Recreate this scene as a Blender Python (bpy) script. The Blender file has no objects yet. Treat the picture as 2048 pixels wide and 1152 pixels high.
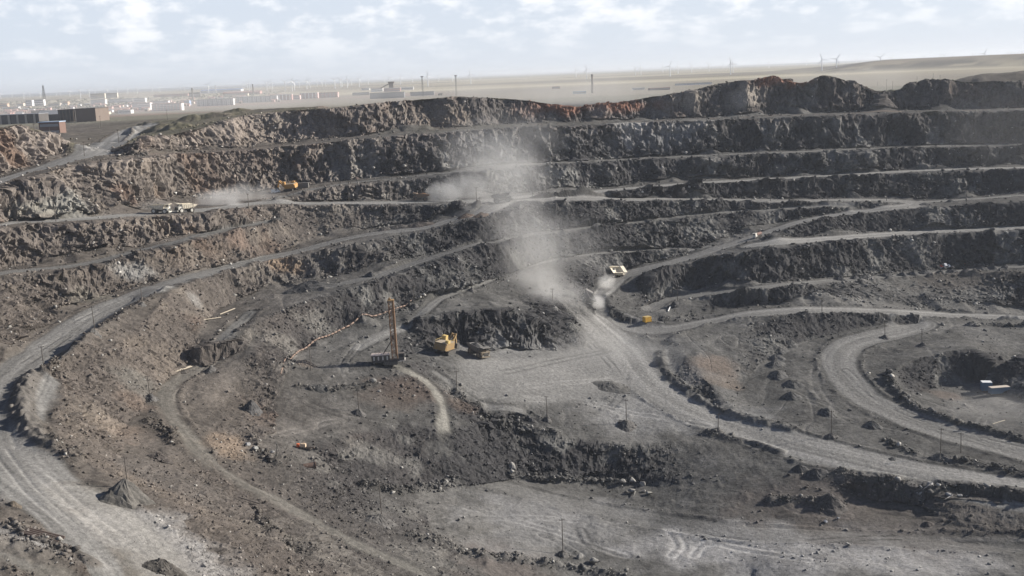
import bpy, bmesh, math, random
import numpy as np
from mathutils import Vector, Matrix, Euler

# ------------------------------------------------------------------ camera model
F = 2196.0                      # focal length in photograph pixels (2048 wide)
CAMH = 160.0                    # camera height above the datum, m
PITCH, ROLL = math.radians(11.03), math.radians(2.32)
fwd = np.array([0, math.cos(PITCH), -math.sin(PITCH)])
_u0 = np.array([0, math.sin(PITCH), math.cos(PITCH)]); _r0 = np.array([1., 0, 0])
_c, _s = math.cos(ROLL), math.sin(ROLL)
c_right = _c*_r0 - _s*_u0
c_up = _s*_r0 + _c*_u0
def ray(u, v): return fwd + c_right*((u-1024)/F) - c_up*((v-576)/F)
def tan_down(u, v):
    r = ray(u, v); return -r[2]/math.hypot(r[0], r[1])
def azim(u, v):
    r = ray(u, v); return math.atan2(r[0], r[1])

scene = bpy.context.scene
col = bpy.data.collections.new('scene_objects'); scene.collection.children.link(col)
random.seed(7); rng = np.random.default_rng(11)

# ------------------------------------------------------------------ surveyed lines of the pit
# name, kind (c crest: a face falls away in front of it; t toe: a bench lies in front of it), face angle, outline
LINES = [
('RIM','c',(48,57),[(-400,430),(-100,285),(0,255),(60,257),(110,270),(150,289),(185,294),(225,299),(260,290),(300,280),(340,270),(400,257),(450,238),(500,228),(560,222),(640,216),(780,203),(910,192),(1010,196),(1080,204),(1150,213),(1220,208),(1300,193),(1380,182),(1440,167),(1500,158),(1560,158),(1600,166),(1640,163),(1700,159),(1760,180),(1800,187),(1830,171),(1900,164),(2048,160),(2450,150)]),
('T1','t',0,[(-400,490),(-100,385),(0,350),(80,326),(150,303),(185,298),(225,304),(260,311),(340,304),(500,292),(640,279),(800,262),(1000,249),(1200,242),(1400,235),(1600,227),(1800,221),(2048,215),(2450,205)]),
('C1','c',(45,56),[(-400,520),(-100,408),(0,372),(80,350),(150,327),(190,322),(225,321),(260,318),(340,311),(500,299),(640,286),(800,269),(1000,256),(1200,248),(1400,241),(1600,233),(1800,226),(2048,219),(2450,209)]),
('T2','t',0,[(-400,560),(-100,460),(0,440),(110,436),(200,428),(280,416),(330,402),(420,392),(500,384),(560,377),(640,365),(700,359),(800,349),(900,338),(1000,329),(1100,323),(1200,318),(1300,312),(1400,308),(1500,303),(1600,300),(1700,295),(1850,290),(2048,286),(2450,278)]),
('C2','c',(42,54),[(545,397),(600,386),(700,372),(800,362),(900,350),(1000,338),(1100,331),(1200,326),(1300,319),(1400,314),(1500,309),(1700,301),(1850,296),(2048,291),(2450,283)]),
('T3','t',0,[(545,402),(600,402),(700,400),(800,399),(900,396),(1000,387),(1100,381),(1200,374),(1300,366),(1400,360),(1500,355),(1700,345),(1850,337),(2048,330),(2450,318)]),
('C3','c',(37,50),[(-400,590),(-100,475),(0,455),(110,446),(200,441),(330,433),(420,428),(500,416),(600,409),(830,406),(930,410),(990,408),(1050,401),(1100,396),(1200,388),(1300,377),(1400,370),(1500,364),(1700,353),(1850,345),(2048,340),(2450,328)]),
('T4','t',0,[(1100,398),(1150,395),(1250,394),(1350,394),(1450,396),(1600,397),(1750,395),(1850,398),(1950,392),(2048,384),(2450,370)]),
('C4','c',(38,42),[(1100,403),(1150,402),(1250,402),(1350,402),(1450,403),(1600,405),(1700,406),(1780,408)]),
('C4R','c',48,[(1840,418),(1900,412),(1950,408),(2048,402),(2450,390)]),
('TB5','t',0,[(-400,720),(-100,570),(0,535),(150,520),(240,503),(330,475),(420,462),(500,448),(570,432)]),
('CB5','c',(35,36),[(-400,760),(-100,600),(0,558),(120,545),(200,528),(300,500),(400,473),(500,455),(570,438)]),
('TB6','t',0,[(-100,760),(0,707),(47,670),(93,630),(167,597),(267,570),(367,547),(512,516),(600,490),(690,463),(760,452),(830,447),(900,432),(960,420),(1000,413)]),
('CB6','c',(35,36),[(90,742),(200,655),(290,600),(333,577),(400,557),(512,527),(600,513),(700,492),(780,475),(850,463),(900,450),(960,437),(1024,418),(1060,405)]),
('TB7','t',0,[(395,650),(420,625),(460,600),(520,578),(600,562),(700,548),(765,535),(812,523),(845,512),(940,488),(1024,474),(1100,460),(1200,450),(1300,438),(1400,427),(1500,420),(1600,414),(1700,410)]),
('CB7','c',(35,40),[(400,695),(450,680),(512,645),(595,612),(655,588),(712,574),(765,560),(812,542),(859,525),(940,498),(1024,481),(1100,466),(1200,455),(1300,442),(1400,431),(1500,424),(1600,418),(1700,413)]),
('T6','t',0,[(570,745),(600,698),(680,658),(790,618),(860,595),(900,583),(950,565),(1024,538),(1100,518),(1200,504),(1300,497),(1400,490),(1420,486),(1450,478),(1500,462),(1540,450),(1600,437),(1700,421),(1760,413)]),
('C6','c',(36,40),[(1024,546),(1100,526),(1200,511),(1300,503),(1400,495)]),
('T7','t',0,[(1160,580),(1200,560),(1240,540),(1300,523),(1350,512),(1400,500)]),
('C7','c',(46,48),[(1540,470),(1560,463),(1620,447),(1700,430),(1750,425),(1830,416)]),
('T8','t',0,[(1540,476),(1600,472),(1700,466),(1800,461),(1900,457),(2048,450),(2450,440)]),
('C8','c',(44,48),[(1285,551),(1300,547),(1400,521),(1500,503),(1600,490),(1700,482),(1900,468),(2048,460),(2450,455)]),
('T9','t',0,[(1290,610),(1330,595),(1380,582),(1450,572),(1536,565),(1600,558),(1700,550),(1800,545),(1900,538),(2048,524),(2450,515)]),
('C9','c',(44,46),[(1345,610),(1400,597),(1500,583),(1600,575),(1700,566),(1800,558),(1950,548),(2048,545),(2450,540)]),
('T10','t',0,[(1360,643),(1420,625),(1500,610),(1600,604),(1750,606),(1900,614),(2048,618),(2450,625)]),
('C10','c',(38,40),[(1350,672),(1420,650),(1500,638),(1600,628),(1700,626),(1780,630),(1900,637),(2048,640),(2450,648)]),
('T11','t',0,[(1480,780),(1510,740),(1560,700),(1620,675),(1700,658),(1780,640)]),
]
# outlines with their own depth below the camera
FIXED = [
 # haul road loop round the left shelf and its lower continuation
 [(330,590,98),(300,632,101),(260,665,104),(213,698,106),(150,738,109),(110,775,110.5),(95,815,111),(105,860,112),(140,895,113),(190,938,114),(253,983,115.5),(333,1015,117.5),(433,1068,121),(512,1111,124),(600,1165,127),(700,1240,130)],
 [(267,600,102),(200,640,106),(120,700,109),(87,745,110),(45,775,110.5),(38,815,111),(43,868,111.7),(87,915,112.7)],
 [(0,707,110),(-100,790,110),(-300,950,111)],[(-400,1000,111),(-300,1150,113)],[(0,950,112),(0,1040,113),(0,1152,114),(150,1152,116),(80,1000,113)],
 # toe of the left shelf slope
 [(400,690,113),(370,725,118),(330,757,121),(300,790,122),(262,835,123),(235,880,123),(240,925,122),(300,965,122.5),(380,1000,125.5),(470,1045,128),(560,1090,131),(700,1165,135)],
 [(280,880,124),(330,900,125)],
 # narrow road falling from the middle bench to the foreground
 [(500,640,108.8),(480,665,109.6),(505,695,112),(430,720,117),(365,750,120.5),(340,790,122),(345,830,123.5),(400,900,126),(450,945,129),(560,1010,133),(700,1085,137.5),(850,1152,141)],
 [(505,702,112.3),(450,732,117),(420,760,120),(385,785,122),(375,820,123.5),(410,880,126),(440,915,127.5)],
 [(555,780,122.5),(548,830,127),(535,870,129),(500,905,129.5),(475,930,129)],
 [(565,752,120.5),(590,715,118.5)],
 # pit floor
 [(600,760,120.8),(700,730,117.5),(780,730,117.5),(860,715,119)],[(720,690,115.5),(790,650,111.5),(840,622,107.8)],
 [(900,725,120.5),(1000,720,122),(1130,705,123.5),(1200,690,123),(1250,690,123.5),(1300,680,121.6)],
 [(1000,770,126),(1100,760,126.5),(1250,760,128.5)],[(700,800,124),(800,800,125),(880,800,126)],
 [(640,850,128),(600,890,130),(800,850,129),(900,860,130.5),(1050,820,131)],
 [(1200,830,133),(1300,820,132.5),(1400,840,134),(1500,865,136),(1600,895,137),(1700,925,138),(1800,945,138.8),(2048,985,140),(2400,1040,141)],
 # shovel bench: crest and toe, a spur between two cuts
 [(812,652,112.5),(830,640,109.8),(850,632,107.4),(900,625,106.7),(960,618,105.8),(1000,614,105.4),(1050,628,108.5),(1090,650,113),(1135,690,122.5)],
 [(820,705,118.8),(860,705,119.2),(880,690,118.6),(915,684,119),(935,688,119.4),(952,702,120.6),(974,706,121),(990,694,120.3),(1010,690,120.4),(1060,696,121.5),(1130,702,123.3)],
 [(900,600,105),(960,590,104),(1030,585,104.5),(1100,590,108)],
 # ramp and U turn
 [(1240,552,108),(1200,578,110.5),(1180,603,113.5),(1192,628,117),(1240,645,119.8),(1290,653,120.3),(1330,657,120),(1420,637,118.5),(1500,624,116.5),(1600,616,116),(1700,616,118.5),(1800,620,122),(1900,626,126),(2048,630,128)],
 [(1212,588,110.5),(1222,612,114),(1250,630,116.5),(1290,642,118.3),(1350,642,119)],
 [(1290,606,116.5),(1330,632,116.8),(1330,612,116)],
 # ridge between the floor road and the low ground on the right
 [(1345,690,122),(1380,720,124),(1420,770,128),(1460,810,131.5)],[(1320,700,123.5),(1320,740,127.5),(1380,790,131.3),(1450,832,134.5)],
 [(1780,643,124),(1700,660,125),(1620,678,126.3),(1560,703,127.5),(1510,742,129.5),(1480,780,131),(1500,810,132.8)],
 [(1680,700,126.5),(1600,720,128),(1580,790,131.3),(1650,830,133.8),(1750,855,135.5),(1700,780,131.8),(1850,850,136),(1950,880,137.6),(2048,905,138.7),(2400,980,140)],
 [(1840,645,126.3),(1780,656,125.3)],
 # low hill with a cut on the right
 [(1790,735,128.2),(1830,718,127),(1880,705,126),(1945,698,125),(1990,712,125.2),(2048,708,125),(2400,715,125)],
 [(1760,690,127),(1900,670,126),(2048,660,126),(2400,680,125)],
 [(1838,786,136),(1880,770,137),(1950,764,137.2),(1990,763,136.5),(2048,745,133.5),(2400,750,133)],
 [(1930,800,138),(1990,790,137.5),(2048,800,137.6)],[(1775,748,129.5),(1790,780,132),(1840,818,134.5),(1900,842,135.7),(1980,864,136.8)],
 # dark bank above the foreground
 [(640,935,134.5),(720,915,134.8),(820,905,135.2),(900,918,136.5),(950,900,136),(960,850,134.8),(1050,870,136.3),(1150,882,137),(1280,890,137),(1400,880,136.5),(1500,905,138),(1600,925,138.5),(1700,955,139.5),(1800,962,140),(1900,985,141),(2048,1000,141.5),(2400,1060,142)],
 [(700,975,139.5),(780,985,142),(850,985,143.5),(980,962,144.5),(1010,957,145.5),(1100,962,147),(1200,967,148),(1300,970,146),(1400,968,143.5),(1500,965,141.8),(1600,970,141.5)],
 [(1700,985,144.2),(1800,1000,144.8),(1920,1007,145.5),(2048,1020,145.5),(2400,1085,146)],
 [(850,1050,144.5),(1000,1050,147),(1126,1105,149),(1300,1050,148.5),(1450,1020,145.5),(1600,1050,147),(2048,1100,149),(2400,1150,149)],[(900,1110,145.5),(1200,1152,150),(1500,1150,150.5)],[(1000,1400,153),(1500,1400,154),(300,1400,120),(2000,1400,153)],
 # plateau behind the left rim
 [(300,240,33),(380,236,30),(430,232,26.5),(500,219,22.5),(640,213,18.8)],[(265,262,34.5),(230,285,34),(205,297,39)],[(200,262,35.5),(100,268,36)],
]

def interp_line(pts, u):
    xs = [p[0] for p in pts]; ys = [p[1] for p in pts]
    if u < xs[0] or u > xs[-1]: return None
    return float(np.interp(u, xs, ys))

def g_(u):
    """the left wall stands nearer and higher than the right one"""
    return float(np.interp(u, [-400, 0, 300, 600, 900, 1250], [.76, .78, .83, .895, .95, 1.0]))

def survey():
    """work outward from the main haul road (72 m below the camera) and give every outline its depth"""
    us = list(range(-400, 2451, 25)); res = {l[0]: [] for l in LINES}
    def cot(a):
        if isinstance(a, tuple): a = float(np.interp(u, (750, 1250), a))
        return 1/math.tan(math.radians(a))
    for u in us:
        c = sorted([(interp_line(p, u), n, k, s) for n, k, s, p in LINES if interp_line(p, u) is not None])
        i0 = [i for i, q in enumerate(c) if q[1] == 'C3'][0]
        d = 72.0; D = d/tan_down(u, c[i0][0]); res['C3'].append((u, d)); kind, sl = 'c', c[i0][3]
        for v, n, k, s in c[i0+1:]:
            t = tan_down(u, v)
            if kind == 'c':
                h = max((t*D-d)/(1+t*cot(sl)), 0); d += h
            D = d/t; res[n].append((u, d)); kind, sl = k, s
        d = 72.0; D = d/tan_down(u, c[i0][0])
        for v, n, k, s in reversed(c[:i0]):
            t = tan_down(u, v)
            if k == 'c':
                h = max((d-t*D)/(1+t*cot(s)), 0); d -= h
            D = d/t; res[n].append((u, d))
    out = []
    for n, k, s, p in LINES:
        if len(res[n]) < 2: continue
        a = np.array(res[n]); dd = a[:, 1].copy()
        if n in ('TB6',): dd = np.minimum(dd, 110)
        if n in ('T6',): dd = np.minimum(dd, np.interp(a[:, 0], [560, 640, 720, 800], [120.5, 116.5, 113.5, 112]))
        if n in ('T10', 'C10'): dd = np.interp(a[:, 0], [1330, 1420, 1500, 1600, 1700, 1800, 1900, 2048], [120, 118.5, 116.5, 116, 118.5, 122, 126, 128])
        if n == 'T11': continue
        if n != 'RIM' and len(dd) > 8:
            q = np.pad(dd, 4, mode='edge'); w = np.array([1, 3, 6, 9, 10, 9, 6, 3, 1.]); dd = np.convolve(q, w/w.sum(), 'valid')
        us2 = sorted(set(list(a[:, 0]) + [x for x, _ in p if a[0, 0] <= x <= a[-1, 0]]))
        out.append((n, [(u, interp_line(p, u), float(np.interp(u, a[:, 0], dd))*g_(u)) for u in us2]))
    return out

# ------------------------------------------------------------------ solve the ground height on a log-polar grid
AZ0, AZ1, DAZ = math.radians(-60), math.radians(60), math.radians(0.08)
R0, R1, DR = math.log(150), math.log(1650), 0.0028
NA, NR = int((AZ1-AZ0)/DAZ)+1, int((R1-R0)/DR)+1
PLAIN = 37.0
def build_height():
    val = np.zeros((NR, NA)); cnt = np.zeros((NR, NA))
    def put(az, D, d):
        i = (np.log(D)-R0)/DR; j = (az-AZ0)/DAZ
        i = np.rint(i).astype(int); j = np.rint(j).astype(int)
        ok = (i >= 0) & (i < NR) & (j >= 0) & (j < NA)
        np.add.at(val, (i[ok], j[ok]), d[ok]); np.add.at(cnt, (i[ok], j[ok]), 1)
    def line(pts):
        P = [(azim(u, v), d/tan_down(u, v), d) for u, v, d in pts]
        if len(P) == 1: P = P*2
        for a, b in zip(P, P[1:]):
            n = int(max(abs(a[0]-b[0])/DAZ, abs(math.log(a[1]/b[1]))/DR)*2)+2
            t = np.linspace(0, 1, n)
            xa, ya = a[1]*math.sin(a[0]), a[1]*math.cos(a[0]); xb, yb = b[1]*math.sin(b[0]), b[1]*math.cos(b[0])
            x = xa+(xb-xa)*t; y = ya+(yb-ya)*t
            put(np.arctan2(x, y), np.hypot(x, y), a[2]+(b[2]-a[2])*t)
    sv = survey()
    for n, pts in sv:
        line(pts)
        if n == 'RIM':          # ground behind the rim falls to the plain
            for k in range(len(pts)-1):
                pass
            for off, f in ((18, .15), (130, 1.0)):
                az = []; DD = []; dd = []
                for (u, v, d) in pts:
                    if u < 660: continue
                    az.append(azim(u, v)); DD.append(d/tan_down(u, v)+off); dd.append(d+(PLAIN-d)*f)
                t = np.linspace(0, len(az)-1, 4000); ii = np.arange(len(az))
                put(np.interp(t, ii, az), np.interp(t, ii, DD), np.interp(t, ii, dd))
    for pts in FIXED: line([(u, v, d*(g_(u) if v > 300 else 1)) for u, v, d in pts])
    # the plain
    ia = np.arange(NA)
    val[-30:, :] = PLAIN; cnt[-30:, :] = 1
    has = cnt > 0; val[has] /= cnt[has]
    # multigrid style relaxation
    lv = [(val, has)]
    for _ in range(5):
        v, h = lv[-1]; n0, n1 = (v.shape[0]//2)*2, (v.shape[1]//2)*2
        vv = np.where(h, v, 0)[:n0, :n1].reshape(n0//2, 2, n1//2, 2).sum((1, 3)); hh = h[:n0, :n1].reshape(n0//2, 2, n1//2, 2).sum((1, 3))
        lv.append((np.where(hh > 0, vv/np.maximum(hh, 1), 0), hh > 0))
    cur = None
    for li in range(5, -1, -1):
        v, h = lv[li]
        if cur is None: cur = np.full(v.shape, 90.0)
        else:
            up = np.repeat(np.repeat(cur, 2, 0), 2, 1)
            up = np.pad(up, ((0, max(0, v.shape[0]-up.shape[0])), (0, max(0, v.shape[1]-up.shape[1]))), mode='edge')[:v.shape[0], :v.shape[1]]
            cur = up
        cur = np.where(h, v, cur)
        for it in range(400 if li else 120):
            p = np.pad(cur, 1, mode='edge')
            a = .25*(p[:-2, 1:-1]+p[2:, 1:-1]+p[1:-1, :-2]+p[1:-1, 2:])
            cur = np.where(h, v, a)
    # soften the drawn lines a little
    for it in range(2):
        p = np.pad(cur, 1, mode='edge')
        cur = .5*cur+.125*(p[:-2, 1:-1]+p[2:, 1:-1]+p[1:-1, :-2]+p[1:-1, 2:])
    return cur
BASE = build_height()
def base_depth(az, D):
    """bilinear sample of the surveyed ground (depth below the camera)"""
    i = np.clip((np.log(D)-R0)/DR, 0, NR-1.001); j = np.clip((az-AZ0)/DAZ, 0, NA-1.001)
    i0 = i.astype(int); j0 = j.astype(int); fi = i-i0; fj = j-j0
    B = BASE
    return (B[i0, j0]*(1-fi)+B[i0+1, j0]*fi)*(1-fj)+(B[i0, j0+1]*(1-fi)+B[i0+1, j0+1]*fi)*fj
_DS = np.exp(np.linspace(math.log(170), math.log(1640), 6000))
def ground(u, v):
    """world point where the sight line through photograph pixel (u,v) meets the surveyed ground"""
    az, t = azim(u, v), tan_down(u, v)
    d = base_depth(np.full(_DS.shape, az), _DS); f = d/_DS - t
    k = np.nonzero(f <= 0)[0]
    if t <= 0: raise ValueError('above horizon')
    if len(k) == 0: D = PLAIN/t; dd = PLAIN
    else:
        i = k[0]
        if i == 0: D = _DS[0]
        else: D = _DS[i-1]+(_DS[i]-_DS[i-1])*f[i-1]/(f[i-1]-f[i])
        dd = t*D
    return Vector((D*math.sin(az), D*math.cos(az), CAMH-dd))
def height_at(x, y):
    return CAMH-float(base_depth(np.array([math.atan2(x, y)]), np.array([math.hypot(x, y)]))[0])

HAZE, EXPO, SUNP, SKYP = 5.5e-5, 0.77, 5.0, .05

# ------------------------------------------------------------------ noise
U32 = np.uint32
def _hash(ix, iy, iz, seed):
    with np.errstate(over='ignore'):
        h = ix.astype(U32)*U32(374761393) + iy.astype(U32)*U32(668265263) + iz.astype(U32)*U32(2147483647) + U32((seed*1274126177) & 0xffffffff)
        h = (h ^ (h >> U32(13)))*U32(1274126177)
        h = (h ^ (h >> U32(16)))*U32(2246822519)
        return h ^ (h >> U32(15))
def vnoise(x, y, z, seed=0):
    """smooth value noise, -1..1"""
    x0, y0, z0 = np.floor(x), np.floor(y), np.floor(z)
    fx, fy, fz = (x-x0).astype(np.float32), (y-y0).astype(np.float32), (z-z0).astype(np.float32)
    fx = fx*fx*(3-2*fx); fy = fy*fy*(3-2*fy); fz = fz*fz*(3-2*fz)
    ix, iy, iz = x0.astype(np.int32), y0.astype(np.int32), z0.astype(np.int32)
    g = lambda a, b, c: _hash(ix+a, iy+b, iz+c, seed).astype(np.float32)/2147483648.0-1
    a0 = (g(0,0,0)*(1-fx)+g(1,0,0)*fx)*(1-fy)+(g(0,1,0)*(1-fx)+g(1,1,0)*fx)*fy
    a1 = (g(0,0,1)*(1-fx)+g(1,0,1)*fx)*(1-fy)+(g(0,1,1)*(1-fx)+g(1,1,1)*fx)*fy
    return a0*(1-fz)+a1*fz
def vnoise2(x, y, seed=0):
    x0, y0 = np.floor(x), np.floor(y); fx, fy = (x-x0).astype(np.float32), (y-y0).astype(np.float32)
    fx = fx*fx*(3-2*fx); fy = fy*fy*(3-2*fy)
    x0 = x0.astype(np.float32); ix, iy = x0.astype(np.int32), y0.astype(np.int32); iz = np.zeros_like(ix)
    g = lambda a, b: _hash(ix+a, iy+b, iz, seed).astype(np.float32)/2147483648.0-1
    return (g(0,0)*(1-fx)+g(1,0)*fx)*(1-fy)+(g(0,1)*(1-fx)+g(1,1)*fx)*fy
def fbm2(x, y, s, octv, seed):
    r = 0; a = 1; t = 0
    for o in range(octv):
        r = r+a*vnoise2(x/s+o*17.3, y/s-o*9.1, seed+o); t += a; a *= .5; s *= .5
    return r/t
def blocks(x, y, z, seed):
    """jittered cell value: every cell of broken rock gets one offset (-1..1) and a crease distance"""
    x0, y0, z0 = np.floor(x).astype(np.int32), np.floor(y).astype(np.int32), np.floor(z).astype(np.int32)
    best = np.full(x.shape, 9.0, np.float32); sec = best.copy(); val = np.zeros(x.shape, np.float32)
    for a in (-1, 0, 1):
        for b in (-1, 0, 1):
            for c in (-1, 0, 1):
                cx, cy, cz = x0+a, y0+b, z0+c
                h = _hash(cx, cy, cz, seed)
                px = cx+(h & U32(1023))*np.float32(1/1023); py = cy+((h >> U32(10)) & U32(1023))*np.float32(1/1023); pz = cz+((h >> U32(20)) & U32(1023))*np.float32(1/1023)
                d = ((px-x)**2+(py-y)**2+(pz-z)**2).astype(np.float32)
                m = d < best
                sec = np.where(m, best, np.minimum(sec, d)); best = np.where(m, d, best)
                val = np.where(m, ((h >> U32(7)) & U32(4095))*np.float32(1/2047.5)-1, val).astype(np.float32)
    return val, np.sqrt(sec)-np.sqrt(best)
def sstep(a, b, x):
    t = np.clip((x-a)/(b-a), 0, 1); return t*t*(3-2*t)

# ------------------------------------------------------------------ terrain grid
def mk_axis():
    f = np.radians(np.arange(-28.2, 28.2001, 0.046))
    c = np.radians(np.concatenate([np.arange(28.5, 36, .3), np.arange(36.5, 58.1, .8)]))
    return np.concatenate([-c[::-1], f, c])
AZV = mk_axis()
RV = np.exp(np.concatenate([np.arange(math.log(175), math.log(575), .0020), np.arange(math.log(575), math.log(905), .00125), np.arange(math.log(905), math.log(1640), .004)]))
DD, AA = np.meshgrid(RV, AZV, indexing='ij')
SA, CA = np.sin(AA), np.cos(AA)
X0, Y0 = DD*SA, DD*CA
Z0 = CAMH-base_depth(AA.ravel(), DD.ravel()).reshape(AA.shape)
def slope_of(Z):
    zr = np.gradient(Z, RV, axis=0); za = np.gradient(Z, AZV, axis=1)/DD
    gx = zr*SA+za*CA; gy = zr*CA-za*SA
    return gx, gy
GX, GY = slope_of(Z0); SL = np.hypot(GX, GY)
p_ = np.pad(SL, 2, mode='edge'); SLs = sum(p_[2+a:2+a+SL.shape[0], 2+b:2+b+SL.shape[1]] for a in (-2, 0, 2) for b in (-2, 0, 2))/9
NXh, NYh = -GX/np.maximum(SL, 1e-4), -GY/np.maximum(SL, 1e-4)
STEEP = sstep(.22, .55, SLs)

def path_field(pts, R):
    """distance, side and length along a ground polyline, within R metres of it"""
    dist = np.full(DD.shape, 1e6, np.float32); side = np.zeros(DD.shape, np.float32); along = np.zeros(DD.shape, np.float32)
    L = 0.0
    for a, b in zip(pts, pts[1:]):
        ax, ay, bx, by = a[0], a[1], b[0], b[1]
        sx, sy = bx-ax, by-ay; ln = math.hypot(sx, sy)
        if ln < 1e-6: continue
        D_ = [math.hypot(ax, ay), math.hypot(bx, by)]; A_ = [math.atan2(ax, ay), math.atan2(bx, by)]
        m = R/min(D_)+.002
        i0, i1 = np.searchsorted(RV, [min(D_)-R-2, max(D_)+R+2]); j0, j1 = np.searchsorted(AZV, [min(A_)-m, max(A_)+m])
        i0 = max(i0-1, 0); j0 = max(j0-1, 0)
        sl = (slice(i0, i1+1), slice(j0, j1+1))
        qx, qy = X0[sl]-ax, Y0[sl]-ay
        t = np.clip((qx*sx+qy*sy)/ln**2, 0, 1)
        d = np.hypot(qx-t*sx, qy-t*sy)
        k = d < dist[sl]
        dist[sl] = np.where(k, d, dist[sl]); along[sl] = np.where(k, L+t*ln, along[sl])
        side[sl] = np.where(k, np.sign(sx*qy-sy*qx)*d, side[sl])
        L += ln
    return dist, side, along
def gpath(px, n=1):
    """ground polyline through photograph pixels, smoothed"""
    P = [ground(u, v) for u, v in px]
    if n == 1 or len(P) < 3: return P
    out = []
    for i in range(len(P)-1):
        p0, p1, p2, p3 = P[max(i-1, 0)], P[i], P[i+1], P[min(i+2, len(P)-1)]
        for k in range(n):
            t = k/n
            out.append(.5*((2*p1)+(p2-p0)*t+(2*p0-5*p1+4*p2-p3)*t*t+(3*p1-p0-3*p2+p3)*t**3))
    out.append(P[-1]); return out

ROADS = [ # width m, dust, tint, pixels
 (13, .9, 'g', [(1010,404),(960,427),(900,441),(850,455),(760,466),(690,478),(600,502),(512,521),(400,551),(300,582),(230,612)]),
 (21, .9, 'g', [(300,582),(200,630),(120,690),(60,745),(10,830),(15,900),(70,960),(150,1020),(220,1090),(270,1150)]),
 (13, 1.15, 'g', [(-200,484),(0,448),(110,441),(300,428),(420,419),(500,408),(600,406.5),(830,403.5),(1000,399),(1100,390),(1250,378),(1400,366),(1550,358),(1700,349),(1850,341),(2048,335),(2300,328)]),
 (10, .75, 'g', [(540,400),(620,380),(700,366),(800,356),(900,345),(1000,334),(1200,322),(1400,311),(1600,303.5),(1850,293),(2048,289)]),
 (14, 1.0, 'g', [(1050,403),(1200,397.5),(1350,398.5),(1600,401.5),(1750,400.5),(1820,404),(1832,409),(1790,416),(1700,426),(1600,444),(1500,477),(1400,509),(1300,536),(1240,553),(1205,577),(1184,603),(1196,628),(1240,647),(1330,659),(1420,643),(1500,628),(1600,620),(1700,621),(1800,625),(1900,631),(2048,636),(2300,642)]),
 (14, 1.2, 'g', [(1510,490),(1560,483),(1700,474),(1800,467),(1900,462),(2048,455),(2300,448)]),
 (9, .9, 'g', [(1850,404),(1900,401),(1960,397),(2048,391),(2200,386)]),
 (46, .98, 'g', [(985,752),(1080,752),(1180,742),(1262,722)]), (30, 1.0, 'g', [(1205,668),(1250,705),(1290,745)]), (15, .8, 't', [(150,985),(225,1040),(290,1100),(330,1165)]),
 (20, 1.1, 'g', [(1160,618),(1178,634),(1208,662),(1250,700),(1300,765),(1400,825),(1500,862),(1600,893),(1800,940),(2048,985),(2300,1030)]),
 (16, .9, 'g', [(1790,637),(1838,650),(1800,663),(1720,681),(1685,700),(1680,735),(1722,790),(1800,830),(1900,865),(2048,905),(2250,960)]),
 (6, .95, 'g', [(1420,492),(1300,500),(1200,508),(1100,522),(1024,541),(950,568),(880,597),(840,630),(760,672),(715,697)]),
 (4.5, 1.0, 't', [(800,738),(850,762),(880,800),(888,850),(895,905),(950,945),(1050,990)]),
 (25, 1.15, 'g', [(290,252),(265,263),(240,279),(190,304),(150,315),(80,338),(0,361),(-100,395)]),
 (6, .75, 'r', [(190,323),(340,308),(500,296),(640,282.5),(800,265.5),(1000,252.5),(1200,245),(1400,238),(1600,230),(1800,223.5),(2048,217)]),
 (6, .8, 't', [(500,665),(430,720),(360,757),(334,787),(340,828),(400,902),(450,947),(560,1005),(700,1083),(850,1150)]),
 (6, .7, 'g', [(500,625),(470,655),(450,690)]),
 (9, .8, 'g', [(1300,618),(1340,598),(1400,590),(1536,574),(1700,558),(1900,543),(2048,533)]),
 (9, .75, 'g', [(-100,585),(0,547),(150,532),(260,506),(350,485),(420,466),(500,451),(575,434)]),
 (9, .75, 'g', [(660,573),(760,551),(812,532),(940,493),(1024,478),(1200,452),(1400,429),(1700,411.5)]),
 (8, .8, 't', [(0,1100),(60,1125),(110,1150)]),
 (10, .8, 'g', [(880,905),(1000,970),(1150,1010),(1300,1040),(1500,1065),(2048,1090)]),
 (5, .8, 'g', [(870,745),(930,790),(980,815),(1040,820)]),
]
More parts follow.
